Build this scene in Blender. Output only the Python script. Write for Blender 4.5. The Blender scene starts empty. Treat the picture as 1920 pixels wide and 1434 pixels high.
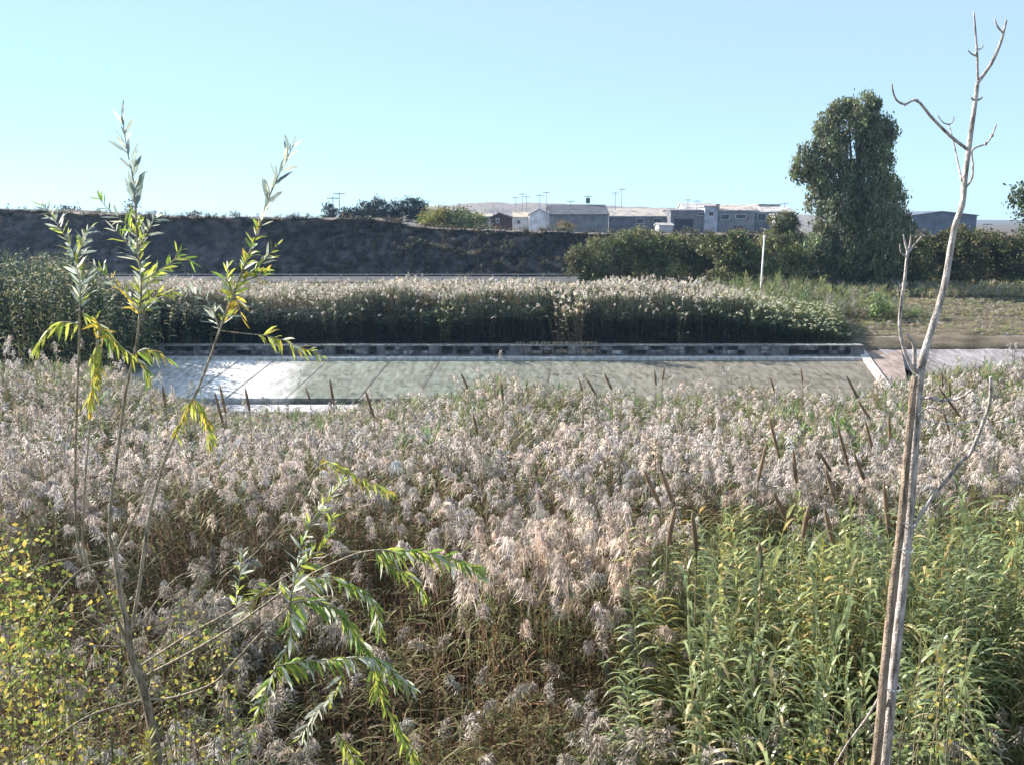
import bpy, math, random
import numpy as np
C = bpy.context.scene.collection
S = bpy.context.scene
rad = math.radians
# ---------------------------------------------------------------- camera
F = 1663.0; PITCH = rad(10.46); CZ = 7.0
cam = bpy.data.cameras.new('camera'); camo = bpy.data.objects.new('camera', cam); C.objects.link(camo)
camo.location = (0, 0, CZ); camo.rotation_euler = (rad(90) - PITCH, 0, 0)
cam.sensor_width = 36; cam.lens = 36 * F / 1920; cam.clip_start = 0.1; cam.clip_end = 4000
S.camera = camo
# ---------------------------------------------------------------- world, sun, exposure
SUN_EL = rad(29); SUN_AZ = rad(-60)         # azimuth measured from +Y, negative = left
w = bpy.data.worlds.new('World'); S.world = w; w.use_nodes = True
nt = w.node_tree; bg = nt.nodes['Background']
sky = nt.nodes.new('ShaderNodeTexSky'); sky.sky_type = 'NISHITA'; sky.sun_disc = False
sky.sun_elevation = SUN_EL; sky.sun_rotation = SUN_AZ
sky.air_density = 0.85; sky.dust_density = 0.0; sky.ozone_density = 3.5; sky.altitude = 100
wb = nt.nodes.new('ShaderNodeMix'); wb.data_type = 'RGBA'; wb.blend_type = 'MULTIPLY'; wb.inputs[0].default_value = 1
wb.inputs[7].default_value = (0.66, 0.94, 1.08, 1)      # cool white balance of the photograph
nt.links.new(sky.outputs[0], wb.inputs[6]); hz = nt.nodes.new('ShaderNodeMix'); hz.data_type = 'RGBA'; hz.inputs[0].default_value = .6
hz.inputs[7].default_value = (3.75, 4.7, 5.6, 1)      # bright even haze of the clear winter sky
nt.links.new(wb.outputs[2], hz.inputs[6]); nt.links.new(hz.outputs[2], bg.inputs[0]); bg.inputs[1].default_value = 0.076
sl = bpy.data.lights.new('sun', 'SUN'); so = bpy.data.objects.new('sun', sl); C.objects.link(so)
sl.energy = 5.0; sl.angle = rad(0.5); sl.color = (1, 0.93, 0.84)
SD = np.array([math.sin(SUN_AZ) * math.cos(SUN_EL), math.cos(SUN_AZ) * math.cos(SUN_EL), math.sin(SUN_EL)])
from mathutils import Vector
so.rotation_euler = Vector(-SD).to_track_quat('-Z', 'Y').to_euler(); so.location = (-30, 20, 40)
S.view_settings.view_transform = 'Standard'; S.view_settings.look = 'None'
S.view_settings.gamma = 1; S.view_settings.exposure = 1.42
S.render.engine = 'CYCLES'
S.cycles.max_bounces = 6; S.cycles.transparent_max_bounces = 6
R = np.random.default_rng(7); random.seed(7)

# ---------------------------------------------------------------- helpers
cp, sp = math.cos(PITCH), math.sin(PITCH)
def W(px, py, d):
    """point seen at photo pixel px,py standing at distance d (world Y)"""
    u = (px - 960) / F; v = (717 - py) / F
    dy = cp + v * sp; k = d / dy
    return np.array([u * k, d, CZ + (v * cp - sp) * k])
def zat(py, d): return W(960, py, d)[2]
def pix(x, y, z):
    dep = y * cp - (z - CZ) * sp; up = y * sp + (z - CZ) * cp
    return 960 + F * x / dep, 717 - F * up / dep
def lerp(a, b, t): return a + (b - a) * t

class MB:
    def __init__(s): s.v = []; s.q = []; s.t = []; s.c = []; s.n = 0
    def add(s, v, q=None, t=None, c=(.5, .5, .5)):
        v = np.asarray(v, float).reshape(-1, 3); m = len(v)
        if q is not None and len(q): s.q.append(np.asarray(q, int).reshape(-1, 4) + s.n)
        if t is not None and len(t): s.t.append(np.asarray(t, int).reshape(-1, 3) + s.n)
        c = np.asarray(c, float)
        if c.ndim == 1: c = np.tile(c, (m, 1))
        s.v.append(v); s.c.append(c); s.n += m
    def inst(s, T, loc, rot, sc, tint, tilt=None):
        """many copies of template T = (v, q, c); loc (k,3) rot (k) sc (k,3) tint (k,3) tilt (k,2)"""
        v, q, c = T; k = len(loc); n = len(v)
        if not k: return
        P = v[None] * sc[:, None, :]
        cr, sr = np.cos(rot)[:, None], np.sin(rot)[:, None]
        x = P[..., 0] * cr - P[..., 1] * sr; y = P[..., 0] * sr + P[..., 1] * cr; z = P[..., 2]
        if tilt is not None:
            x = x + z * tilt[:, :1]; y = y + z * tilt[:, 1:]
        P = np.stack([x, y, z], -1) + loc[:, None, :]
        s.v.append(P.reshape(-1, 3)); s.c.append((c[None] * tint[:, None, :]).reshape(-1, 3))
        s.q.append((q[None] + (np.arange(k) * n)[:, None, None]).reshape(-1, 4) + s.n); s.n += k * n
    def build(s, name, mat, parent=None, smooth=False, origin=None):
        v = np.concatenate(s.v); c = np.concatenate(s.c)
        if origin is not None: v = v - np.asarray(origin)
        q = np.concatenate(s.q) if s.q else np.zeros((0, 4), int)
        t = np.concatenate(s.t) if s.t else np.zeros((0, 3), int)
        me = bpy.data.meshes.new(name); me.vertices.add(len(v)); me.vertices.foreach_set('co', v.astype(np.float32).ravel())
        L = np.concatenate([q.ravel(), t.ravel()]).astype(np.int32); me.loops.add(len(L)); me.loops.foreach_set('vertex_index', L)
        st = np.concatenate([np.arange(len(q)) * 4, len(q) * 4 + np.arange(len(t)) * 3]).astype(np.int32)
        me.polygons.add(len(st)); me.polygons.foreach_set('loop_start', st)
        me.polygons.foreach_set('use_smooth', np.full(len(st), smooth))
        me.update(calc_edges=True)
        a = me.color_attributes.new('Col', 'FLOAT_COLOR', 'POINT')
        a.data.foreach_set('color', np.concatenate([np.clip(c, 0, 4), np.ones((len(c), 1))], 1).astype(np.float32).ravel())
        me.materials.append(mat)
        o = bpy.data.objects.new(name, me); C.objects.link(o)
        if origin is not None and parent is None: o.location = origin
        if parent is not None: o.parent = parent
        return o
def tag(o, label=None, cat=None, group=None, kind=None):
    if label: o['label'] = label
    if cat: o['category'] = cat
    if group: o['group'] = group
    if kind: o['kind'] = kind
    return o
def empty(name, loc, label, cat, group=None):
    o = bpy.data.objects.new(name, None); C.objects.link(o); o.location = loc; o.empty_display_size = .2
    return tag(o, label, cat, group)

BQ = [(0, 3, 2, 1), (4, 5, 6, 7), (0, 1, 5, 4), (1, 2, 6, 5), (2, 3, 7, 6), (3, 0, 4, 7)]
def box(m, x0, x1, y0, y1, z0, z1, c=(.5, .5, .5)):
    m.add([(x0, y0, z0), (x1, y0, z0), (x1, y1, z0), (x0, y1, z0), (x0, y0, z1), (x1, y0, z1), (x1, y1, z1), (x0, y1, z1)], BQ, c=c)
def prism(m, bot, top, c=(.5, .5, .5)):
    """bot, top: four corners each"""
    m.add(list(bot) + list(top), BQ, c=c)
def tube(m, pts, rads, sides=6, c=(.3, .3, .3), wob=0.0, cap=True):
    pts = np.array(pts, float); n = len(pts); rads = np.broadcast_to(rads, (n,))
    tan = np.gradient(pts, axis=0); tan /= np.linalg.norm(tan, axis=1)[:, None] + 1e-9
    ref = np.array([0.31, 1, 0.17]); V = []
    for i in range(n):
        a = np.cross(tan[i], ref); a /= np.linalg.norm(a); b = np.cross(tan[i], a)
        for k in range(sides):
            th = 2 * math.pi * k / sides; r = rads[i] * (1 + wob * (R.random() - .5))
            V.append(pts[i] + r * (a * math.cos(th) + b * math.sin(th)))
    Q = [(i * sides + k, i * sides + (k + 1) % sides, (i + 1) * sides + (k + 1) % sides, (i + 1) * sides + k) for i in range(n - 1) for k in range(sides)]
    T = []
    if cap:
        V.append(pts[-1]); T = [(len(V) - 1, (n - 1) * sides + k, (n - 1) * sides + (k + 1) % sides) for k in range(sides)]
    m.add(V, Q, T, c)
def smoothline(P, n):
    """Catmull-Rom through points, n samples per span"""
    P = np.array(P, float)
    if len(P) < 3: return np.array([lerp(P[0], P[-1], t) for t in np.linspace(0, 1, n + 1)])
    E = np.vstack([2 * P[0] - P[1], P, 2 * P[-1] - P[-2]]); out = []
    for i in range(1, len(E) - 2):
        for t in np.linspace(0, 1, n, endpoint=False):
            a, b, c, d = E[i - 1:i + 3]
            out.append(.5 * (2 * b + (c - a) * t + (2 * a - 5 * b + 4 * c - d) * t * t + (3 * b - a - 3 * c + d) * t ** 3))
    out.append(P[-1]); return np.array(out)
def strip(pts, wid, side):
    """ribbon along pts; side = lateral direction; returns v, q"""
    pts = np.asarray(pts, float); side = np.asarray(side, float); n = len(pts)
    wid = np.asarray(wid, float)[:, None]
    V = np.empty((2 * n, 3)); V[0::2] = pts - side * wid / 2; V[1::2] = pts + side * wid / 2
    Q = [(2 * i, 2 * i + 1, 2 * i + 3, 2 * i + 2) for i in range(n - 1)]
    return V, Q
# value noise (numpy) for shapes
_G = np.random.default_rng(3).random((256, 256))
def vnoise(x, y):
    x = np.asarray(x, float); y = np.asarray(y, float)
    xi = np.floor(x).astype(int); yi = np.floor(y).astype(int); fx = x - xi; fy = y - yi
    fx = fx * fx * (3 - 2 * fx); fy = fy * fy * (3 - 2 * fy)
    g = lambda a, b: _G[a % 256, b % 256]
    return lerp(lerp(g(xi, yi), g(xi + 1, yi), fx), lerp(g(xi, yi + 1), g(xi + 1, yi + 1), fx), fy)
def fbm(x, y, o=4):
    s = 0; a = .5
    for i in range(o): s = s + a * vnoise(x * 2 ** i + 17 * i, y * 2 ** i + 5 * i); a *= .5
    return s

# ---------------------------------------------------------------- materials
def newmat(name):
    m = bpy.data.materials.new(name); m.use_nodes = True; n = m.node_tree
    return m, n, n.nodes['Principled BSDF'], n.nodes['Material Output']
def veg_mat(name, trans=.35, rough=.55, spec=.3, nscale=9.0, namt=.35):
    m, n, p, out = newmat(name)
    at = n.nodes.new('ShaderNodeAttribute'); at.attribute_name = 'Col'
    tc = n.nodes.new('ShaderNodeTexCoord'); no = n.nodes.new('ShaderNodeTexNoise'); no.inputs['Scale'].default_value = nscale
    no.inputs['Detail'].default_value = 3
    n.links.new(tc.outputs['Object'], no.inputs['Vector'])
    mr = n.nodes.new('ShaderNodeMapRange'); mr.inputs[1].default_value = .3; mr.inputs[2].default_value = .7
    mr.inputs[3].default_value = 1 - namt; mr.inputs[4].default_value = 1 + namt
    n.links.new(no.outputs['Fac'], mr.inputs[0])
    mx = n.nodes.new('ShaderNodeVectorMath'); mx.operation = 'SCALE'
    n.links.new(at.outputs['Color'], mx.inputs[0]); n.links.new(mr.outputs[0], mx.inputs['Scale'])
    n.links.new(mx.outputs[0], p.inputs['Base Color']); p.inputs['Roughness'].default_value = rough
    p.inputs['Specular IOR Level'].default_value = spec
    if trans > 0:
        tr = n.nodes.new('ShaderNodeBsdfTranslucent'); n.links.new(mx.outputs[0], tr.inputs['Color'])
        ms = n.nodes.new('ShaderNodeMixShader'); ms.inputs[0].default_value = trans
        n.links.new(p.outputs[0], ms.inputs[1]); n.links.new(tr.outputs[0], ms.inputs[2]); n.links.new(ms.outputs[0], out.inputs[0])
    return m
def noise_mat(name, cols, scale=4, rough=.85, bump=.3, bscale=20, stretch=(1, 1, 1), attr=False, detail=6, spec=.2):
    """colour ramp over object-space noise, with bump"""
    m, n, p, out = newmat(name)
    tc = n.nodes.new('ShaderNodeTexCoord'); mp = n.nodes.new('ShaderNodeMapping'); mp.inputs['Scale'].default_value = stretch
    n.links.new(tc.outputs['Object'], mp.inputs[0])
    no = n.nodes.new('ShaderNodeTexNoise'); no.inputs['Scale'].default_value = scale; no.inputs['Detail'].default_value = detail
    n.links.new(mp.outputs[0], no.inputs['Vector'])
    cr = n.nodes.new('ShaderNodeValToRGB'); e = cr.color_ramp.elements
    k = len(cols); e[0].position = .32; e[0].color = (*cols[0], 1); e[1].position = .68; e[1].color = (*cols[-1], 1)
    for i in range(1, k - 1):
        x = e.new(.32 + .36 * i / (k - 1)); x.color = (*cols[i], 1)
    n.links.new(no.outputs['Fac'], cr.inputs[0]); src = cr.outputs[0]
    if attr:
        at = n.nodes.new('ShaderNodeAttribute'); at.attribute_name = 'Col'
        mm = n.nodes.new('ShaderNodeMix'); mm.data_type = 'RGBA'; mm.blend_type = 'MULTIPLY'; mm.inputs[0].default_value = 1
        n.links.new(src, mm.inputs[6]); n.links.new(at.outputs['Color'], mm.inputs[7]); src = mm.outputs[2]
    n.links.new(src, p.inputs['Base Color']); p.inputs['Roughness'].default_value = rough
    p.inputs['Specular IOR Level'].default_value = spec
    n2 = n.nodes.new('ShaderNodeTexNoise'); n2.inputs['Scale'].default_value = bscale; n2.inputs['Detail'].default_value = 5
    n.links.new(tc.outputs['Object'], n2.inputs['Vector'])
    b = n.nodes.new('ShaderNodeBump'); b.inputs['Strength'].default_value = bump; b.inputs['Distance'].default_value = .05
    n.links.new(n2.outputs['Fac'], b.inputs['Height']); n.links.new(b.outputs[0], p.inputs['Normal'])
    return m
M_veg = veg_mat('reed_fibre', .35, .6, .25)
M_leaf = veg_mat('willow_leaf', .45, .5, .25, 30, .2)
M_cane = veg_mat('cane_leaf', .4, .4, .5, 14, .3)
M_tree = veg_mat('tree_foliage', .25, .6, .2, 1.2, .35)
M_bark = noise_mat('bark', [(.4, .37, .34), (1.2, 1.18, 1.15), (1.8, 1.78, 1.75)], 1.0, .75, .35, 90, stretch=(70, 70, 14), attr=True)
M_soil = noise_mat('bank_soil', [(.05, .042, .03), (.11, .09, .06), (.17, .14, .10)], .8, .95, .8, 6)
M_hill = noise_mat('bluff_earth', [(.038, .037, .048), (.080, .072, .078), (.15, .125, .12)], 1.1, .95, .9, 3, attr=True)
M_conc = noise_mat('old_concrete', [(.20, .19, .17), (.30, .295, .28), (.40, .39, .38)], 3.2, .8, .5, 25, attr=True, detail=10, stretch=(1.6, .5, 1))
M_stone = noise_mat('rubble_stone', [(.05, .05, .05), (.16, .15, .14), (.34, .33, .31)], 3, .9, .6, 14, attr=True)
M_wall = noise_mat('render_wall', [(.5, .5, .52), (.85, .85, .85), (1.1, 1.08, 1.05)], .7, .9, .2, 8, attr=True)
M_path = noise_mat('path_gravel', [(.07, .068, .075), (.11, .105, .11)], .6, .9, .3, 12)
M_metal = noise_mat('painted_metal', [(.8, .8, .8), (1, 1, 1)], 5, .5, .1, 30, attr=True, spec=.4)

# ---------------------------------------------------------------- ground
def ground_h(x, y):
    x = np.asarray(x, float); y = np.asarray(y, float)
    bank = np.interp(y, [-30, 1.5, 3.2, 5.6, 8, 33, 38.9, 39.9, 41, 56, 62, 400, 3000], [5.3, 5.3, 4.2, .5, 0, -.15, -.25, 1.3, 1.48, 1.95, 2.0, 2.0, 2.0])
    far = np.clip((y - 90) / 100, 0, 1)
    return bank + (fbm(x * .35, y * .35) - .5) * np.where(y < 30, .3, np.where(y < 41, .1, .16)) + far * 0
xs = np.unique(np.concatenate([np.linspace(-1500, -60, 20), np.linspace(-60, 60, 160), np.linspace(60, 1500, 20)]))
ys = np.unique(np.concatenate([np.linspace(-30, 0, 8), np.linspace(0, 38, 90), np.linspace(38, 42, 14), np.linspace(42, 80, 60), np.linspace(80, 3000, 24)]))
GX, GY = np.meshgrid(xs, ys); m = MB(); nx, ny = len(xs), len(ys)
idx = np.arange(nx * ny).reshape(ny, nx)
m.add(np.stack([GX, GY, ground_h(GX, GY)], -1), np.stack([idx[:-1, :-1], idx[:-1, 1:], idx[1:, 1:], idx[1:, :-1]], -1).reshape(-1, 4))
tag(m.build('ground', M_soil, smooth=True), kind='structure')

# ---------------------------------------------------------------- bluff and plateau
def crest_z(x):
    px, _ = pix(x, 88, 7)
    py = np.interp(px, [-600, 0, 120, 240, 420, 600, 700, 800, 900, 1000, 1100, 1500, 2500], [390, 393, 396, 404, 408, 411, 412, 424, 432, 434, 436, 442, 442])
    return np.interp(py, [390, 410, 442], [zat(390, 88), zat(410, 88), zat(442, 88)])
m = MB()
hx = np.linspace(-110, 90, 500); ht = np.concatenate([np.linspace(0, 1, 46), np.linspace(1.05, 3, 18), np.array([4, 6, 10, 20, 40])])
HX, HT = np.meshgrid(hx, ht)
cz = crest_z(HX); foot = 76.5 + 1.5 * vnoise(HX * .06, HX * 0) ; z0 = 1.7
t = np.clip(HT, 0, 1); back = np.clip(HT - 1, 0, None)
gul = np.abs(fbm(HX * .22 - t * 1.6, t * .9 + 3, 4) - .47) * 2.2
prof = np.interp(t, [0, .12, .5, .9, 1], [0, .03, .48, .93, 1.0])
HY = foot + t * (cz - z0) * .95 + 3 * (fbm(HX * .05, t * 2) - .5) + gul * 2.8 * np.sin(np.pi * np.clip(t, 0, 1)) + back * 9
HZ = z0 + prof * (cz - z0) + (fbm(HX * .9, t * 7 + 9, 3) - .45) * .4 * (t > .02) - gul * .35 * np.sin(np.pi * t)
dn = np.clip((HY - 92) / 70, 0, 1)
HZ = lerp(HZ, np.where(HX > -14, 3.3, np.minimum(HZ, 6.2)), dn * (HT > 1))
HZ = np.maximum(HZ, 1.4)
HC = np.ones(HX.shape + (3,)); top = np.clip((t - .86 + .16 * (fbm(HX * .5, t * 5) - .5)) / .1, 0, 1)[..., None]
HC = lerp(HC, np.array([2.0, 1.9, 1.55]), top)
n1, n2 = HX.shape; idx = np.arange(n1 * n2).reshape(n1, n2)
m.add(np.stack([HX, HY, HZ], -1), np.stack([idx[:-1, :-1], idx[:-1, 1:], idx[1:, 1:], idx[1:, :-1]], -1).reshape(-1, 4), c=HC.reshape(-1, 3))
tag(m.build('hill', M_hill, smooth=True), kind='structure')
# distant hill behind the houses
m = MB(); fx = np.linspace(-150, 160, 140); ft = np.linspace(0, 1, 14); FX, FT = np.meshgrid(fx, ft)
pxs, _ = pix(FX, 350, 10)
tp = np.interp(pxs, [300, 600, 760, 880, 990, 1100, 1300, 1900], [432, 412, 391, 381, 379, 384, 392, 425])
TZ = np.interp(tp, [378, 432], [zat(378, 350), zat(432, 350)]) + 1.2 * (fbm(FX * .1, FX * 0, 4) - .5)
m.add(np.stack([FX, 300 + FT * 50 + 0 * FX, lerp(1.5, TZ, np.sin(FT * np.pi / 2)) + (fbm(FX * .2, FT * 9) - .5) * 1.5], -1),
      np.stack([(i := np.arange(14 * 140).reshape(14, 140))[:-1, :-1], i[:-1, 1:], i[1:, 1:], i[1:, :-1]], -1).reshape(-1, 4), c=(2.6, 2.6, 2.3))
tag(m.build('distant_hill', M_hill, smooth=True), kind='structure')
# promenade strip at the foot of the bluff
m = MB(); px_ = np.linspace(-60, 16, 60)
V = []
for x in px_: V += [(x, 70.2, 2.06), (x, 75.8, 2.14)]
m.add(V, [(2 * i, 2 * i + 2, 2 * i + 3, 2 * i + 1) for i in range(59)])
tag(m.build('path', M_path), kind='structure')

# ---------------------------------------------------------------- weir
XR = 15.6                              # right end of the sloping slab at its head
def wp(x, t):                          # point on slab: t 0 near edge .. 1 head (leans right going away)
    return np.array([x - (1 - t) * .3, lerp(33.4, 38.6, t), lerp(.22, .90, t)])
wr = empty('weir', (0, 36, 0), 'long low concrete weir sloping across the river below the far reeds', 'weir')
o0 = np.array((0, 36, 0))
m = MB(); n = 60; V = []; xw = np.linspace(-24, XR, n)
for i, x in enumerate(xw):
    for t in np.linspace(0, 1, 8):
        V.append(wp(x, t) + np.array([0, 0, .012 * (vnoise(x * .7, t * 4) - .5)]))
    V.append((x - .3, 33.4, -.4))
V = np.array(V)
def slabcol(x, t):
    wet = np.clip((x + 8.6 + t * 1.4 + .8 * (vnoise(x * 1.3, t * 5) - .5)) / .7, 0, 1)      # pale left panels with bright glare painted in, algae-stained right
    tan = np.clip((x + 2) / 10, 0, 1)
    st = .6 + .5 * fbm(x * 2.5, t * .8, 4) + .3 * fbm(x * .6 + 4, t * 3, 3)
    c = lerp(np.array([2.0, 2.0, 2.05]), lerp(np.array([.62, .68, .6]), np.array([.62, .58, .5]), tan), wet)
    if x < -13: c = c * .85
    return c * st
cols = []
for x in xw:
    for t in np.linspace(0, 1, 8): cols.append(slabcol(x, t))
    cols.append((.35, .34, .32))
Q = []
for i in range(n - 1):
    for j in range(7): Q.append((i * 9 + j, (i + 1) * 9 + j, (i + 1) * 9 + j + 1, i * 9 + j + 1))
    Q.append((i * 9 + 8, (i + 1) * 9 + 8, (i + 1) * 9, i * 9))
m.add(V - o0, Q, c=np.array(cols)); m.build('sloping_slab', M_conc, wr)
for x in (-12.2, -10.7, -8.4, -5.6, -3.4, 1.5):    # expansion joints
    m = MB(); a, b = wp(x, 0.0), wp(x + .25, 1)
    wv = np.array([.035, 0, 0]); up = np.array([0, 0, .012])
    m.add(np.array([a - wv, a + wv, b + wv, b - wv]) + up - o0, [(0, 1, 2, 3)], c=(.5, .49, .46) if x > -8 else (.9, .88, .86)); m.build('joint', M_conc, wr)
m = MB(); box(m, -24, XR, 38.44, 39.0, .5, 1.0, (1.7, 1.7, 1.75)); ob = m.build('ledge', M_conc, wr, origin=o0)
m = MB(); box(m, -23, 5.5, 31.9, 33.2, -.4, .02, (1.35, 1.35, 1.45)); m.build('apron', M_conc, wr, origin=o0)
m = MB(); box(m, -24.2, XR + .05, 39.0, 39.5, .5, 1.43, (.55, .55, .6)); box(m, -24.2, XR, 38.95, 39.5, 1.432, 1.48, (.8, .8, .8))
m.build('stone_wall', M_conc, wr, origin=o0)
m = MB(); x = -23.5                       # rough stones proud of the wall face
while x < XR - .3:
    wd = R.uniform(.25, .7)
    if R.random() < .75:
        for zz in ((1.09, 1.25), (1.27, 1.42)):
            w2 = wd * R.uniform(.6, 1); c = R.choice([.12, .2, .35, .9, 1.2]); yy = 38.95 - R.uniform(0, .05)
            j = lambda: R.uniform(-.025, .025)
            prism(m, [(x + j(), yy, zz[0] + j()), (x + w2 + j(), yy, zz[0] + j()), (x + w2, 39.02, zz[0]), (x, 39.02, zz[0])],
                  [(x + j(), yy, zz[1] + j()), (x + w2 + j(), yy, zz[1] + j()), (x + w2, 39.02, zz[1]), (x, 39.02, zz[1])], (c, c, c * 1.1))
    x += wd
m.build('facing_stones', M_stone, wr, origin=o0)
# right wing: sloped buttress and revetment
wg = empty('wing_wall', (16.5, 37, 0), 'pinkish sloping concrete buttress with pale kerb at right end of the weir', 'wall')
o1 = np.array((16.5, 37, 0))
A0, A1 = W(1612, 657, 39.9), W(1690, 655, 39.9); B0, B1 = W(1672, 742, 33.6), W(1706, 742, 33.6)
d_ = lambda p, z: (p[0], p[1], z)
m = MB(); prism(m, [d_(B0, -.4), d_(B1, -.4), d_(A1, -.3), d_(A0, -.3)], [B0, B1, A1, A0], (.98, .78, .72)); m.build('buttress', M_conc, wg, origin=o1)
m = MB(); k = np.array([.28, 0, 0]); u_ = np.array([0, 0, .07])
prism(m, [B0 - k * .6, B0 + k * .7, A0 + k * .7, A0 - k * .6], [B0 - k * .6 + u_, B0 + k * .7 + u_, A0 + k * .7 + u_, A0 - k * .6 + u_], (1.9, 1.75, 1.65)); m.build('kerb', M_conc, wg, origin=o1)
m = MB(); box(m, A0[0] - .15, A1[0] + .1, 39.9, 40.25, -.2, A0[2] + .06, (1.3, 1.25, 1.25)); m.build('head_block', M_conc, wg, origin=o1)
m = MB(); V = []; cc = []
for i, x in enumerate(np.linspace(0, 1, 30)):
    for t in np.linspace(0, 1, 7):
        a = lerp(W(1722, 706, 36.4), W(1612, 632, 41.6), t); b = lerp(W(2500, 700, 36.4), W(2500, 626, 42), t)
        V.append(lerp(a, b, x) + np.array([0, 0, .04 * (vnoise(x * 30, t * 3) - .5)])); s_ = .95 + 1.1 * (fbm(x * 40, t * 3) - .5); cc.append((s_ * 1.02, s_ * .95, s_))
Q = [(i * 7 + j, (i + 1) * 7 + j, (i + 1) * 7 + j + 1, i * 7 + j + 1) for i in range(29) for j in range(6)]
m.add(V, Q, c=np.array(cc)); tag(m.build('riverbank_slab', M_conc), 'worn grey concrete apron on the bank right of the buttress', 'concrete apron')

# ---------------------------------------------------------------- vegetation templates
def merge(parts):
    V = []; Q = []; Cc = []; n = 0
    for v, q, c in parts:
        v = np.asarray(v); V.append(v); Q.append(np.asarray(q) + n); Cc.append(np.tile(np.asarray(c, float), (len(v), 1)) if np.ndim(c) == 1 else c); n += len(v)
    return np.concatenate(V), np.concatenate(Q), np.concatenate(Cc)
def unit(v): return v / (np.linalg.norm(v) + 1e-9)
def blade(p0, az, length, width, elev, droop, segs=4):
    """grass-like leaf starting at p0"""
    o = np.array([math.cos(az), math.sin(az), 0]); side = np.array([-math.sin(az), math.cos(az), 0])
    pts = [np.array(p0, float)]; e = elev
    for i in range(segs):
        e2 = e - droop * (i + .5) / segs
        pts.append(pts[-1] + (o * math.cos(e2) + np.array([0, 0, math.sin(e2)])) * length / segs)
    wd = width * np.interp(np.linspace(0, 1, segs + 1), [0, .25, .6, 1], [.5, 1, .8, .05])
    tw = R.uniform(-.5, .5); side = unit(side + np.array([0, 0, tw]))
    return strip(pts, wd, side)
PINK = np.array([.60, .53, .475]); DRY = np.array([.27, .205, .135]); OLIVE = np.array([.16, .19, .08]); GREEN = np.array([.10, .17, .045])
def reed_T(plume=1, lod=0, leafy=10, droopy=.7, tone=PINK, height=3.0, big=1.0):
    P = []; H = height; bend = R.uniform(.05, .25); a0 = R.uniform(-.4, .4)
    zs = np.array([0, .4, .7, .9, 1.0]) * H
    st = np.stack([bend * (zs / H) ** 2.5 * H * .35, 0 * zs, zs], 1)
    for sd in ((1, 0, 0), (0, 1, 0)):
        v, q = strip(st, np.array([.012, .011, .009, .007, .004]) * (1.6 if lod else 1), sd); P.append((v, q, DRY * R.uniform(.7, 1.3)))
    for i in range(leafy):
        f = R.uniform(.12, .93) ** .7 if leafy > 6 else R.uniform(.4, .93); z = f * H
        p = (np.interp(z, st[:, 2], st[:, 0]), 0, z); az = R.uniform(0, 6.28)
        v, q = blade(p, az, R.uniform(.25, .5), R.uniform(.011, .021) * (2.2 if lod else 1), R.uniform(.5, 1.3), R.uniform(.4, 2.2), 3 if lod else 4)
        g = R.random() < np.clip(f * 1.1 - .1, 0, .85)
        P.append((v, q, (OLIVE * R.uniform(.7, 1.6) if g else DRY * R.uniform(.6, 1.3))))
    if plume:
        L = R.uniform(.24, .36) * big; K = {0: 62, 1: 26, 2: 12}[lod]; ax = []
        dirx = R.uniform(.3, 1) * droopy
        for i in range(7):
            s = i / 6; ax.append(np.array([st[-1, 0] + dirx * .22 * s ** 1.5, R.uniform(-.01, .01), H - L * .35 + L * (s - .75 * dirx * s * s)]))
        ax = np.array(ax)
        for i in range(K):
            s = R.random() ** .8; p0 = np.array([np.interp(s, np.linspace(0, 1, 7), ax[:, k]) for k in range(3)])
            az = R.uniform(0, 6.28); r = R.uniform(.04, .11) * (1.15 - .7 * s) * 1.15
            o = np.array([math.cos(az) + .5 * droopy, math.sin(az) * .8, 0])
            p1 = p0 + o * r * .6 + np.array([0, 0, R.uniform(.0, .05)]); p2 = p1 + o * r * .5 - np.array([0, 0, R.uniform(.01, .09) * (droopy + .3)])
            wv = {0: .0125, 1: .024, 2: .04}[lod]
            sd = unit(np.array([-o[1], o[0], R.uniform(-1.2, 1.2)]))
            v, q = strip([p0, p1, p2], [wv * .5, wv, wv * .35], sd)
            P.append((v, q, tone * R.uniform(.6, 1.3)))
    return merge(P)
def place(m, Ts, loc, H, tint, tilt=.06, base=3.0, rotrange=None, xy=1.0, lean=(0, 0)):
    k = len(loc); ch = R.integers(0, len(Ts), k)
    for i, T in enumerate(Ts):
        s = ch == i; n = s.sum()
        if not n: continue
        z = (H[s] / base)[:, None]; sc = np.concatenate([np.full((n, 2), xy) * R.uniform(.85, 1.2, (n, 1)), z], 1)
        rot = R.uniform(0, 6.283, n) if rotrange is None else R.uniform(*rotrange, n)
        m.inst(T, loc[s], rot, sc, tint[s], R.normal(0, tilt, (n, 2)) + np.array(lean))
def tints(k, lo=.7, hi=1.28, hue=.05):
    b = R.uniform(lo, hi, (k, 1)); h = R.normal(0, hue * .7, (k, 1)); return b * (1 + h * np.array([1, .1, -1]) + R.normal(0, hue * .2, (k, 3)))

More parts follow.
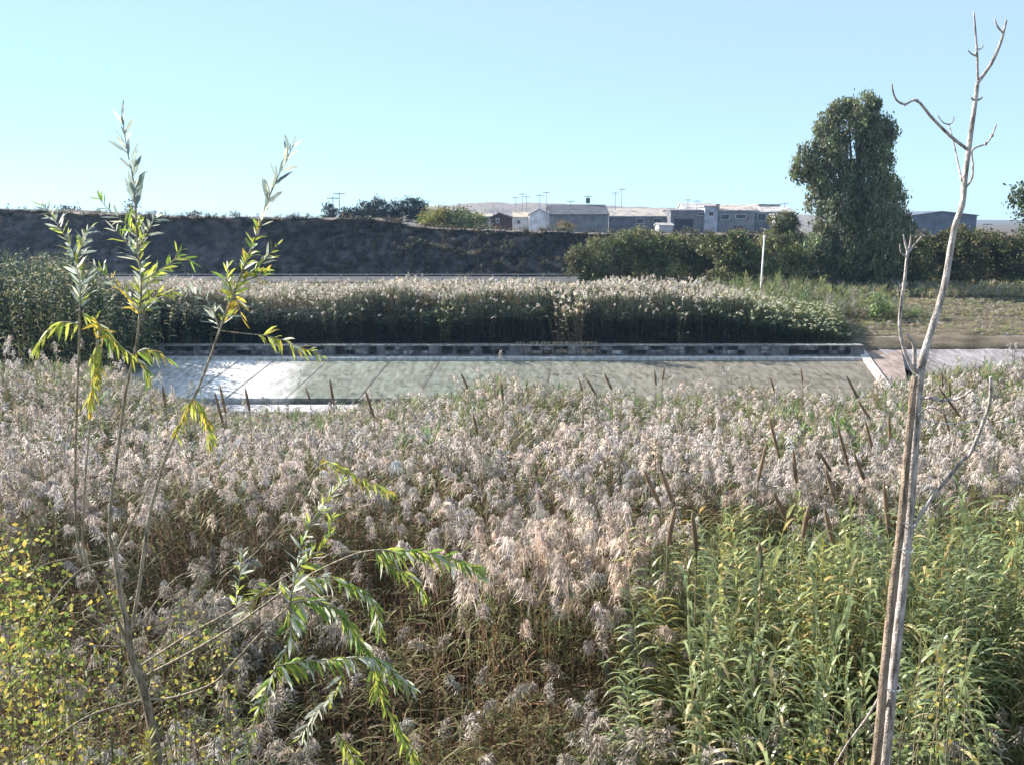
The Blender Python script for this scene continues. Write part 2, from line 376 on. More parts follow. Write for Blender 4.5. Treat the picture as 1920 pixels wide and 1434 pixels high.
# canopy silhouette controls
SX = [-200, 0, 200, 300, 420, 660, 740, 850, 930, 1000, 1180, 1290, 1400, 1600, 1720, 1920, 2200]
SY = [680, 690, 700, 738, 776, 766, 748, 738, 706, 730, 746, 744, 730, 748, 706, 690, 690]
def canopy(x, y):
    px, _ = pix(x, y, 3.0)
    z27 = np.interp(np.interp(px, SX, SY) + 26 * (fbm(x * 1.1, y * .15 + 7, 3) - .47), [680, 780], [zat(680, 26), zat(780, 26)])
    zb = 3.3 + 1.0 * (fbm(x * .8, y * .6, 3) - .45)
    z = np.where(y < 14.5, zb, np.where(y < 26, lerp(zb, z27, np.clip((y - 14.5) / 11.5, 0, 1) ** .8), 0))
    zf = np.interp(px, SX, SY); slope = (CZ - z27) / 26.
    z = np.where(y >= 26, CZ - slope * y, z)
    # lower foreground, with the tall plume group in front
    front = np.clip((11.4 + 1.7 * np.exp(-((px - 480) / 130) ** 2) + .5 * np.sin(px * .02) - y) / .8, 0, 1)
    zfr = 2.6 + 1.1 * (fbm(x * .8, y * .8) - .45) + .25 * np.clip((8 - y) / 2, 0, 1)
    grp = np.clip((px - 800) / 60, 0, 1) * np.clip((1240 - px) / 50, 0, 1) * np.clip((y - 8.4) / .4, 0, 1) * np.clip((10.8 - y) / .3, 0, 1)
    zfr = lerp(zfr, 3.35 + .3 * (vnoise(x * 2, y * 2) - .5), grp)
    return lerp(z, zfr, front), px, front, grp
def scatter(n, y0, y1, xr=.66):
    y = np.sqrt(R.uniform(y0 ** 2, y1 ** 2, n)); x = R.uniform(-xr, xr, n) * y; return x, y

# ---- near reed bed
m = MB()
TF = [reed_T(1, 0, 14, R.uniform(.5, 1.0)) for _ in range(14)]
TFg = [reed_T(1, 0, 9, R.uniform(.9, 1.25), big=1.3) for _ in range(10)]
TFn = [reed_T(0, 0, 22) for _ in range(8)]
TM = [reed_T(1, 1, 8, R.uniform(.4, 1.0)) for _ in range(12)]
x, y = scatter(6000, 5.1, 13.5); zc, px, fr, grp = canopy(x, y)
cane = np.clip((px - 1215) / 60, 0, 1) * (y < 12.2)
keep = (R.random(len(x)) > cane * np.where(y < 8, .66, .86)) & (fbm(x * 1.3 + 40, y * 1.3, 3) > R.uniform(.2, .46, len(x))); x, y, zc, fr, grp, px = x[keep], y[keep], zc[keep], fr[keep], grp[keep], px[keep]
g = ground_h(x, y); H = np.clip(zc - g, .5, 4) * R.uniform(.86, 1.04, len(x))
pnn = fbm(x * .9 + 5, y * .7, 3)
isp = R.random(len(x)) < np.where(fr > .5, np.where(grp > .5, .85, np.clip((pnn - .40) * 5, .08, .7)), np.clip((pnn - .3) * 4, .3, .95))
loc = np.stack([x, y, g - .02], 1); tn = tints(len(x)); tn = tn * np.where((fr > .5) & (grp < .5), .72, 1)[:, None]
tn[:, 2] *= np.where(fr > .5, .93, 1)
gi = isp & (grp > .5); isq = isp & ~gi
place(m, TFg, loc[gi], H[gi], tn[gi] * np.array([1.05, 1, 1.02]), .07); place(m, TF, loc[isq], H[isq], tn[isq], .07); place(m, TFn, loc[~isp], H[~isp] * .93, tn[~isp] * np.array([1.1, .85, .9]), .08)
x, y = scatter(7800, 13.5, 26); zc, px, fr, grp = canopy(x, y)
gz = np.clip((y - 18.5) / 5, 0, 1) * np.clip((px - 300) / 150, 0, 1) * .55
keep = R.random(len(x)) > gz * .55; x, y, zc = x[keep], y[keep], zc[keep]
g = ground_h(x, y); H = np.clip(zc - g, .4, 4) * R.uniform(.84, 1.05, len(x)) * np.where((y > 20) & (R.random(len(x)) < .22), R.uniform(1, 1.3, len(x)), 1); loc = np.stack([x, y, g - .02], 1)
tn = tints(len(x), .7, 1.3); tn *= 1 + .3 * (fbm(x * .5 + 9, y * .5, 3)[:, None] - .47) * np.array([1, 1, 1.1])
isp = R.random(len(x)) < np.interp(y, [13.5, 18, 22, 26], [.8, .72, .55, .5])
place(m, TM, loc[isp], H[isp], tn[isp], .06); place(m, TFn[:4], loc[~isp], H[~isp], tn[~isp] * 1.1, .08)
tag(m.build('reed_bed', M_veg), 'dense bed of pale plumed reeds filling the river in the foreground', 'reeds', kind='stuff')

# ---- green undergrowth mixed in near the weir
def weed_T(tone, lod=0, n=16, h=1.0, wdt=1.0):
    P = []
    for i in range(n):
        z = R.uniform(.25, .98) * h; az = R.uniform(0, 6.28)
        v, q = blade((R.normal(0, .05), R.normal(0, .05), z * .8), az, R.uniform(.15, .34), R.uniform(.025, .05) * wdt, R.uniform(.5, 1.45), R.uniform(.1, 1.2), 3)
        P.append((v, q, tone * R.uniform(.6, 1.5)))
    v, q = strip([(0, 0, 0), (0, 0, h * .9)], [.015, .008], (1, 0, 0)); P.append((v, q, DRY))
    return merge(P)
TW = [weed_T(c, n=22, wdt=.7) for c in (GREEN * 1.3, OLIVE, OLIVE * 1.2, np.array([.25, .22, .14]), np.array([.20, .215, .15]), np.array([.30, .25, .19])) for _ in range(3)]
m = MB(); x, y = scatter(9000, 15, 32.5); zc, px, fr, grp = canopy(x, y)
pn = fbm(x * .35, y * .35, 3)
keep = (R.random(len(x)) < np.where(y > 25, .95, np.clip((pn - .40) * 7, .15, .95))) & ~((y > 29) & (px > 380) & (px < 700))
x, y, zc = x[keep], y[keep], zc[keep]
g = ground_h(x, y); H = np.clip((zc - g) * R.uniform(.7, 1.16, len(x)), .25, 4)
loc = np.stack([x, y, g + H - np.minimum(H, 1.1)], 1); H = np.minimum(H, 1.1)
place(m, TW, loc, H, tints(len(x), .8, 1.35, .1), .1, base=1.0, xy=1.15)
n = 150; x = R.uniform(-9, 14, n); y = R.uniform(33.5, 36.6, n); t_ = (y - 33.4) / 5.2      # small weeds rooted in the slab
k_ = R.random(n) < np.interp(x, [-9, 0, 14], [.25, .6, 1]); x, y, t_ = x[k_], y[k_], t_[k_]
place(m, TW, np.stack([x, y, .22 + .68 * t_], 1), R.uniform(.12, .5, len(x)) * (1.2 - t_), tints(len(x), .6, 1.1), .12, base=1.0, xy=.6)
tag(m.build('undergrowth', M_veg), 'low green and olive river plants growing before the weir', 'river plants', kind='stuff')

# ---- low brown litter and grass on the near bank
m = MB(); x, y = scatter(2500, 3.2, 6.5, .85)
TD = [weed_T(c, h=1.0, n=26, wdt=.33) for c in (DRY, DRY * .6, OLIVE * .8, DRY * 1.3) for _ in range(3)]
g = ground_h(x, y); H = R.uniform(.5, 1.15, len(x)) * np.interp(y, [3.2, 5, 6.5], [.3, .8, 1.2]); loc = np.stack([x, y, g - .02], 1)
place(m, TD, loc, H, tints(len(x), .6, 1.2), .18, base=1.0)
tag(m.build('dry_grass', M_veg), 'dry brown grass and litter on the near bank', 'dry grass', kind='stuff')

# ---- reeds standing on top of the weir
m = MB(); TB = [reed_T(1, 2, 7, R.uniform(.3, .9), PINK * np.array([1.25, 1.27, 1.24]), height=2.4) for _ in range(10)]; TBn = [reed_T(0, 1, 12, height=2.4) for _ in range(8)]
n = 9500; y = 40.0 + 8.5 * R.random(n) ** 1.25; x = R.uniform(-26, 17, n); px, _ = pix(x, y, 2)
top = np.interp(px, [-100, 150, 300, 450, 600, 800, 1000, 1060, 1330, 1450, 1560, 1620], [550, 540, 535, 545, 546, 534, 536, 528, 538, 562, 580, 635])
zt = zat(540, 44) + (np.interp(top, [538, 640], [zat(538, 44), zat(640, 44)]) - zat(540, 44))
g = ground_h(x, y); H = (zt - g) * R.uniform(.84, 1.04, n) * np.interp(y, [40.1, 42.0], [.72, 1.0]) * (1 + .62 * (fbm(x * .55, y * .55, 3) - .45))
keep = H > .25; x, y, g, H, px = x[keep], y[keep], g[keep], H[keep], px[keep]
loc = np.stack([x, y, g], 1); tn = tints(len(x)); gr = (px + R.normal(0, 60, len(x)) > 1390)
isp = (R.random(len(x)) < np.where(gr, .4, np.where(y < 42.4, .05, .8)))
tn[(y < 42.4) & ~isp] *= np.array([.25, .36, .5])  # shade on the front rows painted in as a dark blue-green tint
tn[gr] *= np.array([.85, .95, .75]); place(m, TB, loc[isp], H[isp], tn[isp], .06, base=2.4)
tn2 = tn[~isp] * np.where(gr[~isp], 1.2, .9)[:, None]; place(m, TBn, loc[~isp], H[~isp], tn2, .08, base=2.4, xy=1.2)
for (ua, ub, nn) in ((1040, 1092, 90), (822, 842, 26), (1270, 1280, 6)):      # pale stems tumbling down to the wall
    u = R.uniform(ua, ub, nn); yy = R.uniform(39.72, 40.3, nn); xx = np.array([W(a_, 600, b_)[0] for a_, b_ in zip(u, yy)])
    place(m, TB, np.stack([xx, yy, np.full(nn, 1.46)], 1), R.uniform(.3, 2.3, nn), tints(nn, .8, 1.1) * (np.array([1.4, 1.4, 1.35]) if ua > 900 else np.array([.6, .75, .5])), .12, base=2.4)
# hanging dry stalks over the wall
for i in range(90):
    xx = R.uniform(.2, 3.6); P0 = np.array([xx, 39.7, 1.5]); v, q = strip([P0, P0 + (R.uniform(-.1, .3), -.55, .1), P0 + (R.uniform(-.2, .6), -.85, -.35)], [.03, .04, .02], unit(np.array([1, 0, .3])))
    m.add(v, q, c=DRY * R.uniform(1, 1.9))
tag(m.build('far_reeds', M_veg), 'tall band of plumed reeds standing behind the weir wall', 'reeds', kind='stuff')

# ---- cane builder (giant reed)
def cane_T(H=3.5, n=22, tone=np.array([.16, .24, .06]), lod=0):
    st = []; bend = R.uniform(.1, .5); zs = np.linspace(0, H, 9); stx = bend * (zs / H) ** 2.5
    S_ = [(np.stack([stx, 0 * zs, zs], 1))]
    stem = strip(S_[0], np.linspace(.022, .006, 9), (1, 0, 0)); stem2 = strip(S_[0], np.linspace(.022, .006, 9), (0, 1, 0))
    SM = merge([(stem[0], stem[1], np.array([.3, .3, .12])), (stem2[0], stem2[1], np.array([.3, .3, .12]))])
    P = []; a0 = R.uniform(0, 6.28)
    n = int(n * (1.3 if lod else 2.1))
    for i in range(n):
        f = .3 + .68 * i / n; z = f * H; az = a0 + (i % 2) * math.pi + R.normal(0, .25)
        L = R.uniform(.3, .46) * np.interp(f, [.3, .6, 1], [.9, 1, .5])
        v, q = blade((np.interp(z, zs, stx), 0, z), az, L, (R.uniform(.045, .065) if lod else R.uniform(.02, .036)), R.uniform(.7, 1.15), R.uniform(1.6, 2.9) * np.interp(f, [.3, .85, 1], [1, .9, .3]), 3 if lod else 6)
        yl = R.random() < np.interp(f, [.3, .6, 1], [.5, .2, .06])
        P.append((v, q, (np.array([.46, .40, .20]) if yl else tone) * R.uniform(.7, 1.35)))
    return SM, merge(P)
CT = [cane_T(n=int(R.integers(20, 28)), tone=np.array([.235, .285, .125]) * R.uniform(.7, 1.2)) for _ in range(10)]
CA = [merge([a, b]) for a, b in CT]
def cane_top(px): return np.interp(px, [1180, 1230, 1300, 1400, 1500, 1620, 1750, 1850, 1950, 2100], [1130, 1010, 915, 905, 930, 905, 885, 865, 850, 840])
# background mass of canes (uncountable)
m = MB(); n = 900; y = R.uniform(8.2, 12.2, n); x = R.uniform(1.2, 9.0, n); px, _ = pix(x, y, 3.2)
zt = np.array([zat(p + 25, yy) for p, yy in zip(cane_top(px), np.clip(y, 9, 12.5))]); zt = np.minimum(zt, 4.3)
keep = (px > 1225) & (px < 2150); x, y, zt = x[keep], y[keep], zt[keep]; g = ground_h(x, y); H = (zt - g) * R.uniform(.7, 1.0, len(x))
tn = tints(len(x), .65, 1.3, .12); pn = fbm(x * .8, y * .8, 3)[:, None]; tn = tn * lerp(np.array([.75, .8, .8]), np.array([1.35, 1.15, .9]), np.clip((pn - .3) * 3, 0, 1)); H = H * (.82 + .4 * pn[:, 0])
place(m, CA, np.stack([x, y, g], 1), H, tn, .09, base=3.5)
tag(m.build('cane_thicket', M_cane), 'thicket of giant green canes behind the front canes at the lower right', 'canes', kind='stuff')
# individual front canes
stem_me = []; leaf_me = []
for a, b in CT:
    for (v, q, c), L, nm, mt in ((a, stem_me, 'stem', M_cane), (b, leaf_me, 'leaves', M_cane)):
        mb = MB(); mb.add(v, q, c=c); ob = mb.build(nm, mt); L.append(ob.data); bpy.data.objects.remove(ob)
front_px = []
for i in range(62):
    front_px.append((1228 + (i % 31) * 25 + R.uniform(-10, 10), 0 if i < 31 else 1))
for i, (p, row) in enumerate(front_px):
    d = R.uniform(7.0, 8.4) if row == 0 else R.uniform(6.0, 6.9)
    topy = (cane_top(p) + R.uniform(40, 210)) if row == 0 else R.uniform(1120, 1330)
    if row == 1 and p < 1430: d += 1.0; topy = R.uniform(1120, 1250)
    b = W(p, topy, d); g = float(ground_h(b[0], d)); h = max(b[2] - g, .7)
    k = int(R.integers(0, 10))
    e = empty('giant_cane', (b[0], d, g), ('tall green giant cane with arching strap leaves ' if row == 0 else 'shorter front row giant cane with arching strap leaves ') + ('left of the bare sapling' if p < 1660 else 'right of the bare sapling'), 'cane', 'giant canes at the front of the lower right thicket')
    e.rotation_euler = (R.normal(0, .07), R.normal(0, .07), R.uniform(0, 6.28)); s = h / 3.5; e.scale = (1, 1, s)
    for nm, L in (('stem', stem_me), ('leaves', leaf_me)):
        c = bpy.data.objects.new(nm, L[k]); C.objects.link(c); c.parent = e

# ---- tall dark cane clump at left beside the weir
m = MB(); CL = [merge(list(cane_T(n=22, tone=np.array([.028, .055, .032]), lod=1))) for _ in range(6)]  # leaf tone darkened so the clump's shade is in its colour
n = 1500; x = R.uniform(-33, -12.6, n); y = np.where(x > -15.4, R.uniform(39.8, 45, n), R.uniform(33, 45, n)); px, _ = pix(x, y, 5)
topy = np.interp(px, [-200, 0, 60, 130, 180, 215, 260, 330, 420], [468, 472, 474, 488, 508, 535, 562, 580, 600]); g = ground_h(x, y)
zt = np.array([zat(a, 38.) for a in topy]); H = (zt - g) * R.uniform(.8, 1.03, n); k_ = H > .5
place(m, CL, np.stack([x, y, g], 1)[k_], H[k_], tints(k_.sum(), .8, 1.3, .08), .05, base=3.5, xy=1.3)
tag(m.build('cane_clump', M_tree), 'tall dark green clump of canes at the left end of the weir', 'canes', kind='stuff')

# ---- grass and scrub on the far bank
m = MB(); TG = [weed_T(c, n=12) for c in (OLIVE, OLIVE * 1.5, DRY * 1.4, np.array([.25, .27, .10]), PINK * .7) for _ in range(2)]
n = 11000; y = R.uniform(41.8, 62, n); x = R.uniform(8, 42, n); px, _ = pix(x, y, 1.8)
pn = fbm(x * .3, y * .5, 3); k_ = (px > 1380) & ((pn > .36) | (R.random(n) < .5)) ; x, y, pn = x[k_], y[k_], pn[k_]
H = R.uniform(.12, .3, len(x)) * np.where(y > 56, 3.6, 1) * np.where(y < 43, .6, 1)
place(m, TG, np.stack([x, y, ground_h(x, y)], 1), H, tints(len(x), .8, 1.4, .1), .15, base=1.0, xy=.8)
n = 5000; y = R.uniform(49, 70, n); x = R.uniform(-45, 14, n); H = R.uniform(.2, .6, n)
place(m, TG, np.stack([x, y, ground_h(x, y)], 1), H, tints(n, .5, 1.0, .1), .15, base=1.0)
n = 900; y = R.uniform(47, 54, n); x = R.uniform(11, 23, n); px, _ = pix(x, y, 3); H = R.uniform(.5, 1.9, n) * (.5 + fbm(x * .7, y * .7)) * np.interp(px, [1330, 1450, 1560, 1700], [1.0, 1.15, .9, .4])
place(m, [weed_T(c_, n=26, wdt=.7) for c_ in (np.array([.13, .2, .07]), np.array([.15, .18, .08]), OLIVE * 1.3, np.array([.24, .23, .14]), PINK * .6)], np.stack([x, y, ground_h(x, y)], 1), H, tints(n, .8, 1.4, .08), .1, base=1.0, xy=1.2)
tag(m.build('grass', M_veg), 'rough grass and weeds on the far bank', 'grass', kind='stuff')

# ---------------------------------------------------------------- trees
def leaf_cloud(m, blobs, per, size, tone, droop=0., shell=.55, clump=.28, yellow=0, sub=0):
    """blobs: (cx,cy,cz,rx,ry,rz). leaves in clumps spread over each blob"""
    nb = []
    for (cx, cy, cz, rx, ry, rz) in blobs:
        nb.append((cx, cy, cz, rx * .78, ry * .78, rz * .78))
        if sub:
            for _ in range(sub):
                dd = unit(R.normal(size=3)); f = R.uniform(.28, .5); k_ = R.uniform(.7, 1.0)
                nb.append((cx + dd[0] * rx * k_, cy + dd[1] * ry * k_, cz + dd[2] * rz * k_, rx * f, ry * f, rz * f * R.uniform(.9, 1.3)))
    for (cx, cy, cz, rx, ry, rz) in (nb if sub else blobs):
        vol = (rx * ry * rz) ** (2 / 3); nc = max(4, int(per * vol)); 
        d = R.normal(size=(nc, 3)); d /= np.linalg.norm(d, axis=1)[:, None]; r = R.uniform(shell, 1.04, nc) ** .8
        cc = np.array([cx, cy, cz]) + d * r[:, None] * np.array([rx, ry, rz])
        nl = 22; k = nc * nl; cr = clump * vol ** .25
        off = R.normal(size=(k, 3)) * cr * np.array([1, 1, .8 + droop]); off[:, 2] -= droop * cr
        p = np.repeat(cc, nl, 0) + off
        a = R.normal(size=(k, 3)); a[:, 2] -= droop * 2.5; a /= np.linalg.norm(a, axis=1)[:, None]
        b = np.cross(a, R.normal(size=(k, 3))); b /= np.linalg.norm(b, axis=1)[:, None]
        s = size * R.uniform(.6, 1.4, (k, 1)); a = a * s; b = b * s * .42
        V = np.stack([p - a, p + b - a * .1, p + a, p - b - a * .1], 1).reshape(-1, 3)
        tn = np.repeat(R.uniform(.7, 1.35, (nc, 1)) * (1 + R.normal(0, .09, (nc, 3))), nl, 0) * R.uniform(.75, 1.25, (k, 1))
        if yellow: tn = tn * np.where(R.random((k, 1)) < yellow, np.array([2.2, 1.6, .9]), 1)
        col = np.repeat(tone[None] * tn, 4, 0)
        m.add(V, np.arange(4 * k).reshape(-1, 4), c=col)
def tree(name, label, cat, pxblobs, d, basepx, per=60, size=.16, tone=np.array([.06, .08, .035]), droop=0., group=None, trunk_r=.15, clump=.28, limbs=True, yellow=0, ground=None, shell=.55, sub=0):
    bx = W(basepx, 500, d)[0]; g = float(ground_h(bx, d)) if ground is None else ground
    e = empty(name, (bx, d, g), label, cat, group); o = np.array([bx, d, g]); B = []
    if name == 'eucalyptus_tree': pxblobs = [(u, v_ + 5, ru * .93, rv * .88) for u, v_, ru, rv in pxblobs]
    if name == 'hedge_tree': pxblobs = [(u, v_ - 2, ru * 1.12, rv * 1.12) for u, v_, ru, rv in pxblobs]
    for (u, v_, ru, rv) in pxblobs:
        c = W(u, v_, d + R.uniform(-.3, .3) * ru * d / F); s = d / F
        B.append((c[0], c[1], c[2], ru * s, max(ru, rv) * .5 * s + ru * .4 * s, rv * s))
    m = MB(); leaf_cloud(m, B, per, size, tone, droop, clump=clump, yellow=yellow, shell=shell, sub=sub); m.build('crown', M_tree, e, origin=o)
    m = MB(); topz = max(b[2] for b in B); ctr = np.array([np.mean([b[0] for b in B]), d, topz])
    tp = smoothline([o - (0, 0, .15), o + (ctr - o) * np.array([.2, .2, .3]) + (.1 * trunk_r, 0, 0), o + (ctr - o) * np.array([.6, .6, .6]), ctr], 4)
    tube(m, tp, np.linspace(trunk_r, trunk_r * .2, len(tp)), 7, (.13, .11, .09), .15)
    if limbs:
        for b in B:
            s0 = tp[int(len(tp) * R.uniform(.25, .6))]; c = np.array(b[:3])
            tube(m, smoothline([s0, (s0 + c) / 2 + (0, 0, .1 * b[5]), c], 3), np.linspace(trunk_r * .45, trunk_r * .1, 7), 5, (.13, .11, .09), .1)
    m.build('trunk', M_bark, e, origin=o)
    return e
tree('eucalyptus_tree', 'tall dark drooping evergreen tree rising above the hedge at right', 'tree',
     [(1606, 232, 48, 48), (1552, 246, 34, 48), (1643, 262, 30, 66), (1507, 298, 26, 34), (1558, 318, 46, 60), (1625, 340, 54, 70), (1672, 372, 38, 52), (1558, 410, 44, 55), (1640, 432, 62, 70), (1536, 455, 36, 46), (1595, 492, 52, 48), (1652, 490, 42, 44), (1590, 196, 16, 16), (1632, 190, 16, 16), (1575, 530, 36, 26), (1640, 528, 40, 26), (1690, 430, 22, 50)],
     62, 1605, 40, .12, np.array([.175, .195, .11]), .8, trunk_r=.4, clump=.16, sub=12)
HED = [
 ('round bushy tree at the left end of the hedge, leaning toward the bluff', [(1090, 492, 24, 28), (1118, 508, 30, 32)], 1105, 63),
 ('broad olive tree with a lit rounded top, second from the left in the hedge', [(1140, 474, 32, 28), (1170, 462, 32, 22), (1150, 508, 36, 32)], 1152, 65),
 ('wide olive tree below the flat roofed building in the hedge', [(1205, 468, 36, 27), (1240, 470, 28, 24), (1215, 510, 42, 34)], 1218, 66),
 ('olive tree beneath the open shed in the middle of the hedge', [(1285, 470, 32, 24), (1320, 468, 34, 24), (1300, 508, 42, 34)], 1302, 67),
 ('bushy tree just left of the white pole', [(1360, 482, 36, 30), (1390, 470, 30, 30), (1370, 520, 40, 30)], 1370, 61),
 ('bushy tree just right of the white pole', [(1450, 476, 34, 34), (1425, 506, 34, 36), (1470, 520, 36, 34)], 1448, 63),
 ('small dark tree standing higher behind the hedge next to the tall tree', [(1468, 425, 24, 22), (1470, 455, 26, 26)], 1468, 74),
 ('bush under the left skirt of the tall tree', [(1500, 500, 30, 34), (1520, 530, 26, 20)], 1508, 60),
 ('olive bush at the right foot of the tall tree', [(1716, 500, 28, 36), (1700, 536, 26, 22)], 1710, 62),
 ('dark tree behind the forked bare branch', [(1750, 470, 40, 30), (1755, 512, 42, 36)], 1752, 66),
 ('dark tree in the right hedge, below the blue grey shed', [(1800, 462, 36, 26), (1812, 505, 44, 42)], 1808, 65),
 ('dark tree with a bumpy top, second from the right edge', [(1850, 455, 30, 24), (1858, 500, 42, 44)], 1855, 66),
 ('dark tree cut off by the right edge of the view', [(1905, 458, 34, 24), (1910, 505, 42, 44)], 1908, 66)]
for i, (lb, bl, bp, d) in enumerate(HED):
    tree('hedge_tree', lb, 'tree', bl, d + R.uniform(-2, 2), bp, 40, .12, np.array([.15, .155, .07]) * R.uniform(.75, 1.2) * (1 if i < 8 else .7), .15, 'trees in the far bank hedge', trunk_r=.14, clump=.22, sub=8)
tree('branch_end_tree', 'green tree tip poking in at the right edge high above the hedge', 'tree', [(1908, 372, 14, 12), (1925, 360, 18, 18), (1960, 380, 40, 60), (1975, 450, 44, 50)], 60, 1975, 34, .13, np.array([.06, .09, .04]), .3, trunk_r=.25)
# scrub shrubs in front of the right hedge
for i, (u, v_, ru) in enumerate([(1735, 566, 14), (1775, 565, 13), (1822, 564, 16), (1868, 562, 14), (1902, 566, 12)]):
    tree('scrub_bush', 'pale scrubby bush before the right hedge, %s' % ['beside the thin forked stem', 'behind the bare main stem', 'in the middle of the row', 'next to last before the view edge', 'last one at the view edge'][i], 'bush', [(u, v_, ru, 12)], 58 - i * .3, u, 40, .1, np.array([.16, .16, .08]), 0, 'scrub bushes on the far bank', trunk_r=.03)
# bushes and trees on the bluff
def onhill(px, d): x = W(px, 420, d)[0]; return float(crest_z(x))
PINES = [(618, 398, 10, 9), (645, 402, 8, 6), (664, 401, 8, 7), (683, 394, 10, 11), (711, 392, 14, 13), (742, 396, 13, 11), (768, 391, 13, 12), (788, 394, 10, 12)]
nm = ['small round pine at the left end of the row on the bluff', 'low pine, second from the left on the bluff', 'low pine, third from the left on the bluff', 'pointed pine left of the largest pine on the bluff', 'largest rounded pine on the bluff skyline', 'dark pine just right of the largest pine', 'tall pine close to the yellow green bush', 'pine touching the yellow green bush at the right end of the row']
for i, (u, v_, ru, rv) in enumerate(PINES):
    tree('pine_tree', nm[i], 'pine tree', [(u, v_ - 2, ru * 1.2, rv * 1.3), (u, v_ + rv * .9, ru * 1.1, rv * .9)], 104, u, 60, .13, np.array([.045, .065, .05]), 0, 'pines along the bluff skyline', .12, clump=.3, limbs=False, ground=zat(418, 104) - .2)
YB = [('bright yellow green bush at the bluff edge', (815, 412, 26, 22), (.26, .25, .06), 95), ('green bush overlapping the yellow one', (850, 412, 34, 22), (.13, .15, .06), 96),
      ('small yellow green bush left of the brown hut', (892, 412, 16, 12), (.22, .24, .07), 100)]
for lb, (u, v_, ru, rv), c, d in YB:
    tree('bluff_bush', lb, 'bush', [(u, v_, ru, rv), (u + 8, v_ + 8, ru, rv * .8)], d, u, 34, .15, np.array(c), 0, 'bushes along the bluff edge', .05, limbs=False, ground=zat(v_ + 22, d))
SB = [('leafless looking bush on the skyline above the willow centre shoot', (248, 388, 12, 14), 92), ('grey bush on the skyline at the far left', (130, 392, 14, 8), 90), ('low bush on the skyline between the two willow tips', (362, 400, 10, 5), 90),
      ('tiny bush on the skyline right of the willow tips', (440, 403, 9, 4), 90), ('round bush on the skyline before the first pine', (560, 408, 10, 4), 90)]
for lb, (u, v_, ru, rv), d in SB:
    tree('skyline_bush', lb, 'bush', [(u, v_, ru, rv)], d, u, 30, .12, np.array([.08, .08, .07]), 0, 'bushes along the skyline', .04, limbs=False, ground=zat(v_ + rv, d) - .1)
TS = [((946, 452, 12, 8), 'ochre tuft below the brown hut on the bluff face'), ((902, 492, 11, 7), 'yellow tuft on the middle of the bluff face'), ((782, 508, 14, 7), 'yellow tuft near the foot of the bluff'),
      ((1058, 424, 18, 7), 'ochre scrub before the grey warehouse wall'), ((956, 440, 10, 5), 'pale tuft right under the white house')]
for (u, v_, ru, rv), lb in TS:
    d = 79 + (520 - v_) * .09
    tree('bluff_tuft', lb, 'bush', [(u, v_, ru, rv)], d - 1.0, u, 34, .12, np.array([.22, .17, .07]), 0, 'tufts on the bluff', .03, limbs=False, ground=zat(v_ + rv, d - 1.0) - .3)
# dark scrub covering the bluff face (one mass)
m = MB(); n = 4200; t = R.random(n) ** 1.0; x = R.uniform(-60, 22, n)
jx = np.clip(((x + 110) / 200 * 499).astype(int), 0, 499); jt = np.clip((t * 45).astype(int), 0, 45)
wgt = (x > -22) * .75 + (t > .8) * .5 + .12; k_ = R.random(n) < wgt + .25
P0 = np.stack([HX[jt, jx], HY[jt, jx], HZ[jt, jx]], 1)[k_]
TSB = [weed_T(c, n=18) for c in (np.array([.07, .075, .05]), np.array([.12, .11, .07]), np.array([.18, .15, .09])) for _ in range(3)]
place(m, TSB, P0, R.uniform(.35, .9, len(P0)), tints(len(P0), .6, 1.2, .1), .2, base=1.0, xy=1.8)
k2 = 900; jx = R.integers(60, 380, k2); jt = R.integers(41, 47, k2); cl = fbm(hx[jx] * .5, jt * 0., 3)      # taller scrub along the crest
P1 = np.stack([HX[jt, jx], HY[jt, jx], HZ[jt, jx] - .05], 1); place(m, TSB, P1, np.clip((cl - .3) * 2.4, .15, 1.3) * R.uniform(.5, 1.1, k2), tints(k2, .7, 1.5, .1), .2, base=1.0, xy=2.0)
tag(m.build('hillside_scrub', M_tree), 'dark scrub growing on the bluff face and along its crest', 'scrub', kind='stuff')

